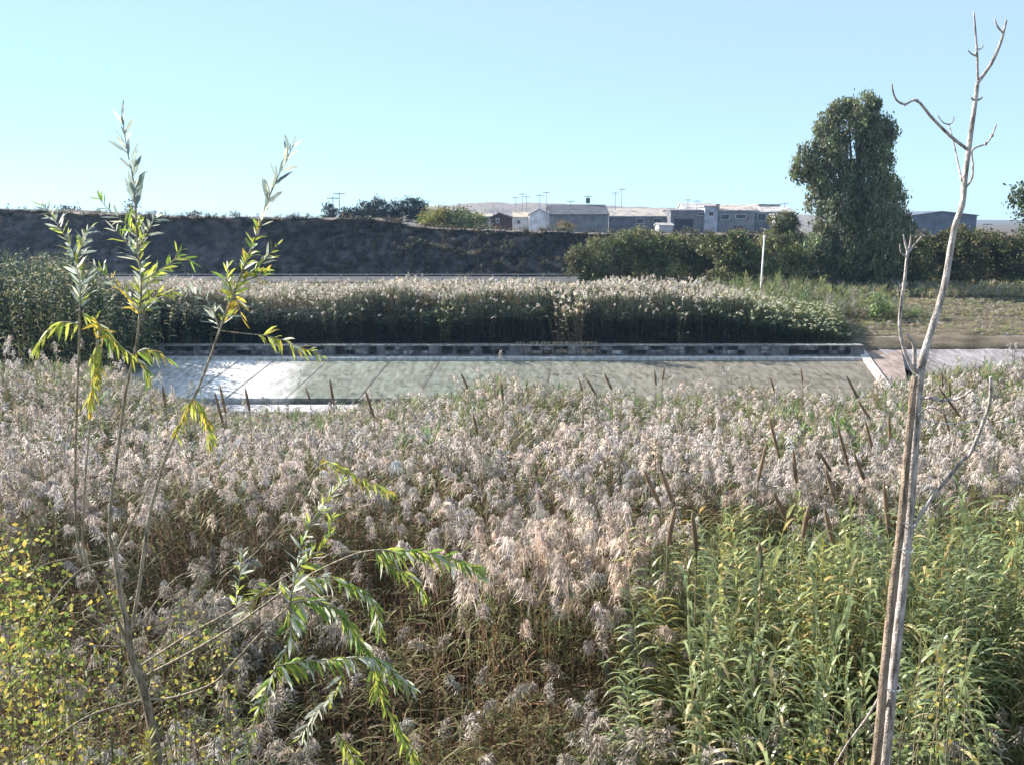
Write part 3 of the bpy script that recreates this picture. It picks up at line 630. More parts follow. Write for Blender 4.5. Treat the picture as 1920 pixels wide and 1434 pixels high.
# ---------------------------------------------------------------- buildings on the plateau
def building(name, label, x0, x1, yt, ye, yb, d, wall, roof, wins=(), depth=9, gable=None, door=None, group='houses behind the bluff'):
    wall = tuple(np.array(wall) * (.62 if max(wall) < .5 else .95)); roof = tuple(np.array(roof) * .8); a, b = W(x0, ye, d), W(x1, ye, d); zt, ze, zb = zat(yt, d + depth / 2 * (ye != yt)), a[2], min(zat(yb, d), 3.0) - .6
    X0, X1 = a[0], b[0]; e = empty(name, ((X0 + X1) / 2, d, zb), label, 'building', group); o = np.array(e.location)
    m = MB(); box(m, X0, X1, d, d + depth, zb, ze, wall)
    if gable:       # ridge runs away from the viewer
        xm = W(gable, ye, d)[0]; zt = zat(yt, d)
        m.add([(X0, d, ze), (X1, d, ze), (xm, d, zt), (X0, d + depth, ze), (X1, d + depth, ze), (xm, d + depth, zt)], None, [(0, 1, 2), (4, 3, 5)], wall)
    elif yt != ye:
        m.add([(X0, d, ze), (X0, d + depth, ze), (X0, d + depth / 2, zt), (X1, d, ze), (X1, d + depth, ze), (X1, d + depth / 2, zt)], None, [(0, 2, 1), (3, 4, 5)], wall)
    m.build('wall', M_wall, e, origin=o)
    m = MB(); k = .22; h = .16
    if gable:
        for (xa, xb) in ((X0 - k, xm), (xm, X1 + k)):
            za, zb_ = (ze - .05, zt) if xb == xm else (zt, ze - .05)
            m.add([(xa, d - k, za + .02), (xb, d - k, zb_ + .02), (xb, d + depth + k, zb_ + .02), (xa, d + depth + k, za + .02), (xa, d - k, za + h), (xb, d - k, zb_ + h), (xb, d + depth + k, zb_ + h), (xa, d + depth + k, za + h)], BQ, c=roof)
    elif yt != ye:
        for s in (0, 1):
            ya, yb2 = (d - k, d + depth / 2) if s == 0 else (d + depth + k, d + depth / 2)
            m.add([(X0 - k, ya, ze - .06), (X1 + k, ya, ze - .06), (X1 + k, yb2, zt + .02), (X0 - k, yb2, zt + .02), (X0 - k, ya, ze + h), (X1 + k, ya, ze + h), (X1 + k, yb2, zt + h + .02), (X0 - k, yb2, zt + h + .02)], BQ, c=roof)
    else: box(m, X0 - k, X1 + k, d - k, d + depth + k, ze + .01, ze + .3, roof)
    m.build('roof', M_wall, e, origin=o)
    for (u0, v0, u1, v1) in wins:
        p, q = W(u0, v1, d), W(u1, v0, d); m = MB(); f = .12
        box(m, p[0] - f, p[0], d - .05, d + .02, p[2] - f, q[2] + f, (.5, .5, .5)); box(m, q[0], q[0] + f, d - .05, d + .02, p[2] - f, q[2] + f, (.5, .5, .5))
        box(m, p[0], q[0], d - .05, d + .02, p[2] - f, p[2], (.5, .5, .5)); box(m, p[0], q[0], d - .05, d + .02, q[2], q[2] + f, (.5, .5, .5))
        w_ = m.build('window', M_wall, e, origin=o)
        m = MB(); box(m, p[0], q[0], d - .02, d + .02, p[2], q[2], (.03, .035, .05)); m.build('pane', M_metal, w_, origin=o)
    if door:
        u0, v0, u1, v1 = door; p, q = W(u0, v1, d), W(u1, v0, d); m = MB(); box(m, p[0], q[0], d - .04, d + .02, p[2], q[2], (.03, .03, .035)); m.build('doorway', M_wall, e, origin=o)
    return e
G1 = (.26, .27, .30); LT = (.62, .58, .55)
building('warehouse', 'grey warehouse with a dark roof and tall plain wall', 1031, 1141, 386, 404, 442, 170, (.30, .31, .34), (.12, .12, .14), depth=16)
building('white_house', 'bright white gabled house left of the grey warehouse', 992, 1031, 393, 404, 428, 172, (.85, .85, .88), (.6, .58, .56), depth=9, gable=1010)
building('low_house', 'low pale house between the brown hut and the white house', 962, 990, 400, 409, 427, 175, (.55, .55, .58), (.6, .52, .42), depth=8, wins=[(970, 414, 975, 420)])
building('brown_hut', 'small reddish brown gabled hut on the bluff edge', 921, 961, 401, 409, 432, 150, (.11, .055, .04), (.10, .055, .04), depth=6, gable=936, wins=[(931, 411, 935, 418)])
building('cream_house', 'small cream house just left of the brown hut', 898, 921, 403, 408, 434, 160, (.45, .46, .46), (.55, .5, .42), depth=7)
building('long_building', 'long low building with a wide tan roof and two windows', 1142, 1257, 393, 407, 440, 185, (.24, .25, .28), (.55, .49, .44), depth=14, wins=[(1194, 411, 1207, 419), (1225, 411, 1241, 418)])
building('open_shed', 'grey block building with a large dark opening', 1258, 1339, 394, 396, 440, 180, G1, (.3, .3, .33), depth=10, wins=[(1308, 400, 1325, 404)], door=(1264, 411, 1300, 434))
building('upper_house', 'pale roofed house showing above the open shed', 1284, 1341, 383, 394, 410, 200, (.5, .5, .52), LT, depth=10)
building('two_window_house', 'grey house with two dark windows and a pinkish roof', 1340, 1416, 386, 396, 440, 182, (.33, .34, .38), (.62, .53, .48), depth=11, wins=[(1352, 403, 1367, 412), (1380, 403, 1398, 410)], door=(1376, 424, 1392, 436))
building('end_house', 'bluish house at the right end of the row near the tall tree', 1417, 1490, 390, 399, 436, 184, (.27, .28, .33), LT, depth=11, wins=[(1421, 402, 1436, 414), (1446, 406, 1456, 420)])
building('blue_grey_shed', 'blue grey gabled shed right of the tall tree', 1712, 1832, 398, 405, 442, 150, (.22, .26, .34), (.20, .23, .30), depth=18, gable=1765)
building('porch_house', 'small pale annex in front of the open shed', 1236, 1262, 420, 424, 444, 172, (.5, .5, .52), (.5, .48, .46), depth=5)
building('stepped_house', 'narrow bluish block standing higher between the shed and the two window house', 1322, 1346, 389, 389, 440, 179, (.42, .45, .52), (.5, .48, .46), depth=7, wins=[(1329, 398, 1338, 405)])
building('back_house', 'pale flat roofed house behind the end house', 1424, 1462, 386, 386, 430, 205, (.55, .52, .5), (.6, .5, .45), depth=8)
building('little_store', 'little white store beside the right end house', 1458, 1480, 404, 404, 438, 176, (.6, .6, .62), (.4, .4, .42), depth=5, wins=[(1464, 412, 1472, 420)])
m = MB(); e = empty('chimney_stack', W(1349, 393, 181), 'short orange brick chimney above the pinkish roof', 'chimney')
box(m, -.35, .35, 1.5, 2.2, -.8, .9, (.45, .24, .14)); m.build('shaft', M_wall, e); m = MB(); box(m, -.45, .45, 1.4, 2.3, .9, 1.05, (.3, .2, .15)); m.build('cap', M_wall, e)
POL = [(1153, 360, 392, 190), (1165, 353, 392, 195), (1102, 366, 388, 178), (1289, 373, 392, 198), (1306, 375, 392, 186), (1427, 381, 398, 186), (1470, 380, 396, 188), (967, 369, 404, 190), (979, 362, 404, 192), (987, 367, 404, 194), (1012, 364, 398, 180), (1024, 359, 396, 196), (1070, 376, 390, 180), (626, 368, 412, 120), (638, 360, 412, 125), (1848, 418, 440, 140)]
for i, (u, vt, vb, d) in enumerate(POL):
    a = W(u, vb + 14, d); zt = zat(vt, d)
    where = ['left of the pair over the long building', 'taller of the pair over the long building', 'on the warehouse roof, carrying a box', 'left of the pair over the upper house', 'right of the pair over the upper house', 'over the two window house', 'over the end house', 'leftmost of three over the low house', 'middle of three over the low house', 'rightmost of three over the low house', 'in front of the white house', 'tall one behind the white house', 'low one on the left of the warehouse roof', 'left of the pair above the pines', 'taller of the pair above the pines', 'above the dark hedge near the view edge'][i]
    e = empty('utility_pole', a, 'thin skyline pole ' + where, 'pole', 'thin poles on the skyline')
    m = MB(); tube(m, [(0, 0, 0), (0, 0, zt - a[2])], [.08, .05], 6, (.25, .25, .28)); m.build('mast', M_metal, e)
    m = MB(); h = zt - a[2]; box(m, -.8, .8, -.05, .05, h - .35, h - .25, (.12, .12, .15))
    if i == 2: box(m, -.4, .4, -.3, .3, h - 1.6, h - .6, (.08, .1, .1))
    m.build('crossbar', M_metal, e)

# ---------------------------------------------------------------- promenade furniture
rl = empty('promenade_railing', (-20, 70.4, 2.0), 'low grey railing running along the promenade under the bluff', 'railing')
m = MB(); box(m, -38, 34, -.03, .03, .62, .68, (.4, .4, .44)); m.build('top_rail', M_metal, rl)
m = MB(); box(m, -38, 34, -.02, .02, .34, .38, (.4, .4, .44)); m.build('lower_rail', M_metal, rl)
for k in range(36):
    m = MB(); xx = -37.5 + k * 2; box(m, xx - .04, xx + .04, -.05, .05, 0, .70, (.42, .42, .46)); m.build('post', M_metal, rl)
for u, lb in ((803, 'left'), (873, 'middle'), (931, 'right')):
    a = W(u, 534, 66); g = float(ground_h(a[0], 66)); e = empty('bollard', (a[0], 66, g), 'small white post behind the far reeds, %s of three' % lb, 'bollard', 'white posts before the promenade')
    h = zat(524, 66) - g; m = MB(); tube(m, [(0, 0, -.05), (0, 0, h * .8)], [.09, .08], 8, (.7, .7, .7)); m.build('shaft', M_metal, e); m = MB(); tube(m, [(0, 0, h * .8), (0, 0, h * .9), (0, 0, h)], [.11, .11, .03], 8, (.8, .8, .8)); m.build('cap', M_metal, e)
a = W(1426, 550, 52); g = float(ground_h(a[0], 52)); h = zat(445, 52) - g
e = empty('lamp_post', (a[0], 52, g), 'slim white pole standing before the hedge left of the tall tree', 'pole')
m = MB(); tube(m, [(0, 0, -.1), (0.02, 0, h * .5), (0.06, 0, h)], [.055, .05, .04], 8, (.9, .9, .88)); m.build('shaft', M_metal, e, smooth=True)
m = MB(); tube(m, [(0.06, 0, h - .04), (.06, 0, h + .12)], [.09, .06], 8, (.85, .85, .85)); m.build('cap', M_metal, e)
m = MB(); tube(m, [(0, 0, 0), (0, 0, .25)], [.13, .12], 8, (.6, .6, .6)); m.build('base', M_metal, e)
a = W(1255, 556, 55); g = float(ground_h(a[0], 55)); z1 = zat(538, 55) - g
e = empty('metal_gate', (a[0], 55, g), 'pale metal barrier frame half hidden behind the far reeds', 'barrier')
for xx in (0, .95): m = MB(); tube(m, [(xx, 0, 0), (xx, 0, z1 + (xx > 0) * .3)], .035, 6, (.75, .78, .8)); m.build('post', M_metal, e)
m = MB(); box(m, 0.03, .92, -.02, .02, z1 - .08, z1, (.75, .78, .8)); m.build('rail', M_metal, e)
m = MB(); box(m, 0.05, .90, -.01, .01, .3, z1 - .14, (.35, .38, .42)); m.build('panel', M_metal, e)

def px_thing_pts(L, d, dd=0): return [W(a, b, d + dd * i / max(1, len(L) - 1)) for i, (a, b) in enumerate(L)]
# slim planted sapling on far bank
bs = W(1645, 628, 47); e = empty('young_tree', bs, 'slim young tree with thin pale leaves on the far bank', 'young tree'); o = np.array(bs)
m = MB(); tube(m, smoothline(px_thing_pts([(1645, 632), (1646, 600), (1642, 570), (1638, 545)], 47), 3), np.linspace(.035, .012, 10), 6, (.5, .47, .42)); m.build('trunk', M_bark, e, origin=o)
m = MB(); leaf_cloud(m, [(*W(1648, 585, 47), .5, .4, .8), (*W(1640, 565, 47), .35, .3, .5)], 60, .09, np.array([.2, .24, .1]), .3, clump=.2); m.build('crown', M_tree, e, origin=o)

# ---------------------------------------------------------------- cattail spikes
SPK = [(304, 722, 311, 764), (402, 734, 418, 792), (412, 722, 423, 774), (460, 728, 468, 770), (573, 726, 582, 752), (618, 710, 626, 758), (685, 732, 701, 782), (864, 699, 877, 728), (887, 774, 895, 813), (940, 718, 943, 750),
 (1084, 708, 1092, 732), (1098, 708, 1118, 740), (1133, 700, 1147, 730), (1227, 693, 1230, 722), (1246, 687, 1242, 714), (1444, 708, 1452, 732), (1501, 689, 1505, 714), (1587, 704, 1608, 746), (1608, 750, 1632, 785), (1442, 782, 1462, 858),
 (1437, 831, 1421, 902), (1487, 840, 1493, 904), (1535, 846, 1558, 883), (1548, 878, 1564, 930), (1570, 796, 1590, 872), (1601, 849, 1620, 898), (1622, 787, 1639, 855), (1666, 776, 1669, 831), (1450, 922, 1478, 978), (1657, 905, 1667, 1000),
 (1760, 726, 1800, 780), (1768, 770, 1780, 808), (1765, 697, 1768, 725), (1779, 715, 1782, 742), (1517, 945, 1505, 1008), (1546, 950, 1563, 1025), (1424, 1016, 1427, 1086), (1207, 880, 1238, 948), (1236, 871, 1260, 938), (1266, 950, 1252, 1022), (1298, 960, 1306, 1032)]
zones = {'before the weir at left': [], 'before the weir at centre': [], 'below the buttress': [], 'left of the bare tree': [], 'right of the bare tree': [], 'amid the green canes': [], 'above the cane tips': []}
def zone(s):
    if s[0] < 720: return 'before the weir at left'
    if s[0] < 1260 and s[1] < 830: return 'before the weir at centre'
    if s[0] < 1310: return 'above the cane tips'
    if s[0] > 1750: return 'right of the bare tree'
    if s[1] < 775: return 'below the buttress'
    if s[1] < 890: return 'left of the bare tree'
    return 'amid the green canes'
for s in SPK: zones[zone(s)].append(s)
ORD = ['first', 'second', 'third', 'fourth', 'fifth', 'sixth', 'seventh', 'eighth', 'ninth', 'tenth', 'eleventh']
for zn, L in zones.items():
    L.sort()
    for i, (x0, y0, x1, y1) in enumerate(L):
        d = float(np.interp((y0 + y1) / 2, [700, 760, 800, 850, 900, 960, 1050], [19, 17, 15, 12.5, 10.8, 9.2, 7.9]))
        T, B = W(x0, y0, d), W(x1, y1, d); g = float(ground_h(B[0], d)); ax = T - B; base = np.array([B[0] - ax[0] * 1.0, d, g - .05])
        lean = 'leaning left' if x0 < x1 - 9 else ('leaning right' if x0 > x1 + 2 else 'nearly upright')
        e = empty('cattail', base, 'brown %s seed spike %s, %s from the left there' % (lean, zn, ORD[i]), 'cattail', 'brown cattail spikes above the reeds')
        m = MB(); tube(m, smoothline([base, lerp(base, B, .6) + (0, 0, 0), B], 4), np.linspace(.009, .007, 9), 5, (.24, .19, .12)); m.build('stem', M_veg, e, origin=base)
        L_ = np.linalg.norm(ax); pts = [B + ax * t_ for t_ in (0, .05, .2, .45, .7, .88, 1)]
        wd = min(.027, .07 * L_) ; m = MB(); tube(m, pts, np.array([.6, .9, 1, 1, .9, .65, .3]) * wd, 10, np.array([.26, .19, .125]) * R.uniform(.8, 1.25), .12); m.build('spike', M_veg, e, smooth=True, origin=base)

# ---------------------------------------------------------------- bare sapling with stake (right, near)
BD = 3.4
WOOD = np.array([.33, .30, .285])
bt = empty('bare_tree', (W(1664, 1434, BD)[0] - .05, BD, float(ground_h(1.4, BD)) - .05), 'leafless sapling with pale forked stems rising in front of everything at right', 'tree')
o = np.array(bt.location)
def limb(name, L, w0, w1, parent=bt, d=BD, dd=0, o=o, col=WOOD, n=4, wob=.1, mat=M_bark):
    """w0, w1 widths in photo pixels"""
    m = MB(); pts = smoothline(px_thing_pts(L, d, dd), n)
    ww = np.linspace(w0, w1, len(pts)) if not isinstance(w0, list) else np.interp(np.linspace(0, 1, len(pts)), np.linspace(0, 1, len(w0)), w0)
    tube(m, pts, ww * .9 * d / F / 2, 8, col, wob)
    # buds / nodes
    return m.build(name, mat, parent, smooth=True, origin=o)
def low(L, d):     # extend last pixel point down to the ground
    return L
limb('trunk', [(1622, 1800), (1640, 1600), (1659, 1434), (1676, 1260), (1693, 1100), (1705, 980), (1717, 800), (1727, 695), (1740, 640), (1770, 540), (1788, 435), (1804, 385), (1809, 335), (1818, 268), (1829, 188), (1833, 154)], [30, 26, 22, 21, 20, 19, 18, 17, 15, 13.5, 12, 11.5, 11, 10, 8.5, 7.5], 7.5)
limb('branch', [(1833, 156), (1858, 121), (1875, 84), (1883, 55), (1887, 38)], 7.5, 4)
limb('branch', [(1880, 62), (1870, 50), (1865, 36)], 4, 2.5)
limb('branch', [(1833, 150), (1832, 100), (1829, 60), (1826, 23)], 5, 3)
limb('twig', [(1832, 106), (1822, 102), (1814, 94)], 3.5, 2)
limb('twig', [(1831, 93), (1839, 92), (1845, 85)], 3.5, 2)
limb('twig', [(1829, 188), (1824, 187), (1821, 183)], 5, 3); limb('twig', [(1829, 188), (1837, 187), (1842, 182)], 5, 3)
limb('branch', [(1814, 281), (1781, 255), (1747, 221), (1719, 189), (1697, 196), (1682, 189), (1675, 175), (1672, 158)], 6.5, 3, dd=-.15)
limb('branch', [(1809, 355), (1822, 335), (1824, 310), (1823, 282), (1848, 270), (1860, 255), (1868, 234)], 5, 3, dd=.12)
limb('branch', [(1803, 340), (1797, 310), (1788, 268), (1779, 234)], 4, 2.5, dd=.1)
limb('twig', [(1779, 234), (1768, 230), (1757, 215)], 3, 1.6, d=BD + .1); limb('twig', [(1779, 234), (1786, 230), (1789, 219)], 3, 1.6, d=BD + .1)
limb('branch', [(1722, 700), (1706, 682), (1693, 647), (1687, 610), (1690, 570), (1695, 534), (1699, 500), (1702, 470)], 8.5, 5.5, dd=-.08)
for L in ([(1702, 474), (1697, 456), (1694, 440)], [(1703, 474), (1707, 456), (1708, 440)], [(1703, 474), (1716, 458), (1728, 444)], [(1700, 482), (1690, 474), (1687, 458)]): limb('twig', L, 5, 2.6, d=BD - .08)
limb('branch', [(1714, 690), (1715, 665), (1713, 645), (1702, 628)], 9, 7, dd=-.05)
limb('branch', [(1722, 748), (1745, 745), (1768, 751), (1802, 745), (1823, 729)], 8, 4.5, dd=-.15)
limb('branch', [(1708, 995), (1735, 950), (1764, 913), (1800, 868), (1821, 846), (1844, 790), (1856, 752), (1858, 707)], 9, 6, dd=-.25)
limb('twig', [(1652, 1300), (1625, 1345), (1590, 1392), (1565, 1434)], 6, 4, dd=.2)
for (u, v_) in [(1821, 846), (1844, 790), (1764, 913), (1781, 255), (1747, 221), (1719, 189), (1697, 196), (1858, 121), (1788, 435), (1770, 540), (1695, 534), (1848, 270), (1860, 255), (1727, 695), (1831, 100), (1750, 600)]:
    c = W(u, v_, BD); m = MB(); r = .009 if v_ > 400 else .006
    tube(m, [c - (r * .4, 0, r), c, c + (r * .4, 0, r)], [r * .5, r * 1.15, r * .4], 6, WOOD * .85, .2); m.build('bud', M_bark, bt, smooth=True, origin=o)
st = empty('wooden_stake', W(1608, 1800, BD - .03), 'rough brown wooden stake tied alongside the leafless sapling trunk', 'stake'); o2 = np.array(st.location)
m = MB(); pts = smoothline(px_thing_pts([(1603, 1800), (1623, 1600), (1642, 1434), (1658, 1260), (1675, 1100), (1690, 980), (1706, 800), (1715, 706)], BD - .02), 4)
tube(m, pts, np.linspace(22, 12, len(pts)) * BD / F / 2, 9, np.array([.22, .17, .13]), .16); m.build('pole', M_bark, st, smooth=True, origin=o2)
for u, v_, wd, lb in ((1714, 773, 30, 'dark wire tie, uppermost on the sapling and stake'), (1697, 977, 34, 'pale cord tie beside the long right branch'), (1692, 1026, 34, 'thin cord tie, second below the long branch'), (1667, 1284, 38, 'thin cord tie, lowest on the stake')):
    c = W(u, v_, BD); rr = wd * BD / F / 2; m = MB(); P = [c + np.array([math.cos(a) * rr * 1.02, math.sin(a) * rr * .9 - .01, .006 * math.sin(a * 2)]) for a in np.linspace(0, 6.4, 22)]
    tube(m, P, .0028, 6, (.6, .6, .58) if v_ > 800 else (.2, .2, .22)); tag(m.build('tie', M_bark, smooth=True, origin=c), lb, 'tie', 'ties round the sapling and stake')
m = MB(); tube(m, smoothline(px_thing_pts([(1727, 785), (1760, 793), (1800, 793), (1846, 783)], BD - .1, -.1), 5), .0022, 5, (.2, .22, .26)); tag(m.build('wire', M_bark), 'thin grey wire sagging from the sapling trunk to its right branch', 'wire')
m = MB(); tube(m, smoothline(px_thing_pts([(1722, 778), (1732, 768), (1750, 764), (1767, 773)], BD - .1, 0), 5), .0022, 5, (.15, .15, .15)); tag(m.build('wire', M_bark), 'short dark curl of wire beside the uppermost tie', 'wire')

# ---------------------------------------------------------------- willow sapling (left, near)
WD = 4.2
wl = empty('willow_sapling', (W(300, 1434, WD)[0] + .08, WD, float(ground_h(-1.7, WD)) - .05), 'young willow with slender upright shoots and silvery green leaves at left', 'willow')
ow = np.array(wl.location)
SIL = np.array([.60, .62, .50]); YG = np.array([.44, .48, .09]); DG = np.array([.20, .31, .06]); YE = np.array([.55, .42, .07]); GY = np.array([.28, .34, .30])
def leaves_on(parent, pts, mix, dens=1.0, L=.085, up=1.0, start=0., droopy=0.):
    """pts: smooth 3D polyline from base to tip. mix: list of (colour, weight)"""
    seg = np.linalg.norm(np.diff(pts, axis=0), axis=1); cum = np.concatenate([[0], np.cumsum(seg)]); tot = cum[-1]
    n = max(3, int(tot / .0095 * dens)); m = MB(); ws = np.array([w_ for _, w_ in mix], float); ws /= ws.sum()
    for i in range(n):
        s = start * tot + (1 - start) * tot * (i + R.random()) / n; p = np.array([np.interp(s, cum, pts[:, k]) for k in range(3)])
        p2 = np.array([np.interp(min(s + .02, tot), cum, pts[:, k]) for k in range(3)]); p3 = np.array([np.interp(max(s - .02, 0), cum, pts[:, k]) for k in range(3)])
        t_ = unit(p2 - p3); side = unit(np.cross(t_, R.normal(size=3))); ang = R.uniform(.45, 1.15)
        dr = unit(t_ * math.cos(ang) * up + side * math.sin(ang) + np.array([0, 0, -droopy])); l = L * R.uniform(.6, 1.2) * (1 - .35 * s / tot)
        lat = unit(np.cross(dr, R.normal(size=3))); nn = np.cross(dr, lat)
        q = [p, p + dr * l * .3 , p + dr * l * .7 + nn * l * .03 - np.array([0, 0, droopy * l * .1]), p + dr * l - np.array([0, 0, .06 * l + droopy * l * .25])]
        v, f = strip(q, np.array([.15, 1, .85, .05]) * l * .165, lat)
        m.add(v, f, c=mix[R.choice(len(mix), p=ws)][0] * R.uniform(.75, 1.25))
    return m.build('leaves', M_leaf, parent, origin=ow)
WC = np.array([.26, .22, .16])
def shoot(L, w0, w1, mix=None, dens=1., d=WD, dd=0., start=0., droopy=0., name='branch', Lf=.09, up=1.):
    m = MB(); pts = smoothline(px_thing_pts(L, d, dd), 5); tube(m, pts, np.linspace(w0, w1, len(pts)) * .82 * d / F / 2, 7, WC * R.uniform(.85, 1.2), .08)
    b = m.build(name, M_bark, wl, smooth=True, origin=ow)
    if mix: leaves_on(b, pts, mix, dens, Lf, up, start, droopy)
    return b
A = [(SIL, 3), (GY, 3), (DG, 1), (YG, 1)]; Bm = [(YG, 4), (DG, 2), (SIL, 1), (YE, 1)]; Cm = [(SIL, 3), (DG, 3), (YG, 2)]; Dm = [(YE, 2), (YG, 3)]; Em = [(YG, 3), (SIL, 3), (GY, 1)]
shoot([(320, 1700), (306, 1500), (287, 1370), (265, 1277), (247, 1233), (239, 1175), (225, 1105), (217, 1047), (205, 1005)], 29, 8, name='trunk')
shoot([(205, 1005), (208, 946), (217, 875), (235, 740), (255, 650), (262, 590)], 9, 5)
shoot([(262, 590), (265, 527), (258, 470), (255, 400)], 5, 4, Em, 1.3)
shoot([(255, 400), (250, 340), (240, 290), (228, 215)], 4, 1.5, [(GY, 4), (SIL, 3)], .75, up=1.7, Lf=.12)
shoot([(247, 1175), (261, 1100), (274, 1003), (287, 937), (309, 862), (336, 800), (375, 720), (415, 610)], 10, 5, dd=.1)
shoot([(415, 610), (450, 520), (470, 470), (487, 425)], 5, 4, Bm, 1.5, d=WD + .1)
shoot([(487, 425), (505, 370), (522, 330), (550, 272)], 4, 1.5, [(GY, 3), (SIL, 3)], .75, d=WD + .1, up=1.6, Lf=.12)
shoot([(221, 1030), (239, 995), (274, 920), (312, 855)], 6, 4, dd=.15)
shoot([(247, 1233), (220, 1160), (199, 1122), (172, 1074), (150, 1038), (141, 941), (143, 800), (148, 650), (150, 575)], 8, 4, dd=-.15)
shoot([(150, 575), (150, 530), (142, 490), (125, 450), (105, 415), (78, 382)], 4, 2, A + [(YG, 2)], 1.6, d=WD - .15)
shoot([(142, 490), (165, 430), (150, 400)][:2], 3, 1.5, A, 1.5, d=WD - .15)
shoot([(172, 1074), (155, 1017), (159, 910), (168, 800), (175, 690), (182, 640)], 6, 3, dd=-.2)
shoot([(182, 640), (178, 690), (172, 730), (168, 775)], 3, 1.5, Dm, 1.4, d=WD - .2, droopy=.6)
shoot([(182, 640), (190, 615), (178, 600)], 3, 2, Dm, 1.5, d=WD - .2, droopy=.3)
shoot([(148, 608), (112, 605), (85, 625), (66, 662)], 4, 1.5, [(YG, 4), (DG, 1)], 1.2, d=WD - .15, droopy=.7)
shoot([(150, 585), (180, 605), (215, 640), (248, 668)], 3.5, 1.5, Bm, 1.3, d=WD - .15, droopy=.8)
shoot([(252, 665), (278, 655), (312, 672)], 3, 1.5, Bm, 1.3, droopy=.6); shoot([(250, 668), (270, 690), (285, 716)], 3, 1.5, Bm, 1.2, droopy=.6)
shoot([(262, 590), (235, 550), (200, 515), (178, 500)], 3, 1.5, [(YE, 3), (SIL, 3), (DG, 2)], .8)
shoot([(262, 590), (280, 565), (278, 590)][:2], 3, 2, Em, .8)
shoot([(266, 527), (300, 507), (325, 489), (334, 470)], 3, 1.5, [(YG, 3), (DG, 3)], .9); shoot([(325, 489), (345, 485), (366, 492)], 2, 1.5, [(DG, 3)], .6)
shoot([(255, 440), (230, 415), (205, 395), (185, 372)], 3, 1.2, Em + [(DG, 3)], .8); shoot([(260, 490), (238, 455), (212, 428)], 3, 1.5, [(SIL, 4), (DG, 2), (YG, 1)], 1.0)
shoot([(258, 470), (275, 440), (292, 405)], 3, 1.5, Em, 1.2); shoot([(262, 550), (280, 530), (300, 520)], 3, 1.5, Em, 1.3)
shoot([(412, 620), (395, 575), (368, 553), (335, 545)], 3.5, 1.2, [(SIL, 4), (GY, 2)], .9, d=WD + .1)
shoot([(265, 596), (285, 560), (330, 545)], 3, 1.2, [(YG, 3), (SIL, 1)], .8)
shoot([(412, 620), (450, 625), (510, 632), (560, 650), (607, 668)], 3, 1.2, [(YG, 4), (SIL, 1), (YE, 1)], .75, d=WD + .1, start=.35, droopy=.3)
shoot([(455, 520), (485, 500), (522, 458)], 3, 1.2, Bm, .9, d=WD + .1); shoot([(450, 530), (480, 520), (508, 512)], 3, 1.2, [(DG, 2), (YE, 2)], .8, d=WD + .1)
shoot([(440, 560), (425, 530), (428, 500)], 3, 1.5, Bm, 1.0, d=WD + .1); shoot([(440, 550), (455, 600), (445, 590)][:2], 3, 1.5, [(YE, 3), (SIL, 1)], .6, d=WD + .1)
shoot([(362, 745), (380, 770), (390, 800), (393, 835)], 2.5, 1.2, [(YG, 4), (YE, 2)], 1.4, d=WD + .05, droopy=.7); shoot([(362, 745), (345, 775), (330, 812)], 2.5, 1.2, [(YE, 3), (YG, 2)], 1.0, d=WD + .05, droopy=.7)
# bare side branches
shoot([(265, 1312), (212, 1326), (163, 1343), (88, 1392), (30, 1434)], 6, 3, dd=-.3); shoot([(163, 1343), (140, 1300), (115, 1268), (90, 1220)], 4, 2, d=WD - .1)
shoot([(238, 1211), (168, 1209), (106, 1189), (80, 1160)], 5, 2, dd=-.2); shoot([(240, 1215), (200, 1175), (172, 1150), (160, 1120)], 5, 2, dd=.1)
shoot([(205, 1052), (155, 1065), (115, 1105), (66, 1180), (0, 1304), (-40, 1360)], 5, 3, dd=-.3); shoot([(150, 1042), (88, 1056), (35, 1083)], 3, 2, dd=-.1)
shoot([(265, 1308), (318, 1308), (398, 1281), (442, 1237), (508, 1166), (541, 1137)], 7, 4, dd=-.3)
shoot([(269, 1268), (353, 1224), (442, 1171), (530, 1109), (584, 1075), (665, 1038), (708, 1030)], 7, 3.5, dd=-.35)
shoot([(265, 1246), (353, 1189), (442, 1140), (530, 1083), (550, 1070)], 5, 3, dd=-.3); shoot([(353, 1189), (389, 1140), (420, 1080), (477, 1038), (535, 968), (540, 930)], 3.5, 2, dd=.1)
shoot([(265, 1167), (309, 1105), (345, 1075), (398, 1074)], 3.5, 2, dd=.1)
# leafy right hand branches
q_ = WD - .35
shoot([(541, 1137), (552, 1090), (571, 1008), (601, 953), (644, 901)], 4.5, 2, [(SIL, 5), (YG, 2), (DG, 1)], 1.1, d=q_, Lf=.1)
shoot([(708, 1030), (785, 1034), (849, 1047), (908, 1074)], 3.5, 1.5, [(DG, 5), (YG, 3), (SIL, 1)], 1.7, d=q_, droopy=.5, Lf=.1)
shoot([(705, 1032), (730, 1060), (770, 1080), (800, 1120)], 3, 1.5, [(DG, 4), (YG, 3), (SIL, 1)], 1.3, d=q_, droopy=.7)
shoot([(541, 1128), (588, 1126), (640, 1145), (665, 1188), (700, 1231), (740, 1280)], 4, 1.5, [(DG, 5), (SIL, 2), (YG, 2)], 1.6, d=q_, droopy=.6, Lf=.1)
shoot([(558, 1085), (614, 1081), (665, 1098), (700, 1128), (712, 1190)], 3.5, 1.5, Cm, 1.5, d=q_ + .1, droopy=.6, Lf=.1)
shoot([(516, 1248), (571, 1239), (635, 1235), (691, 1231), (728, 1250), (772, 1290)], 3.5, 1.5, [(SIL, 3), (DG, 3), (YG, 1)], 1.6, d=q_ - .1, droopy=.7, Lf=.1)
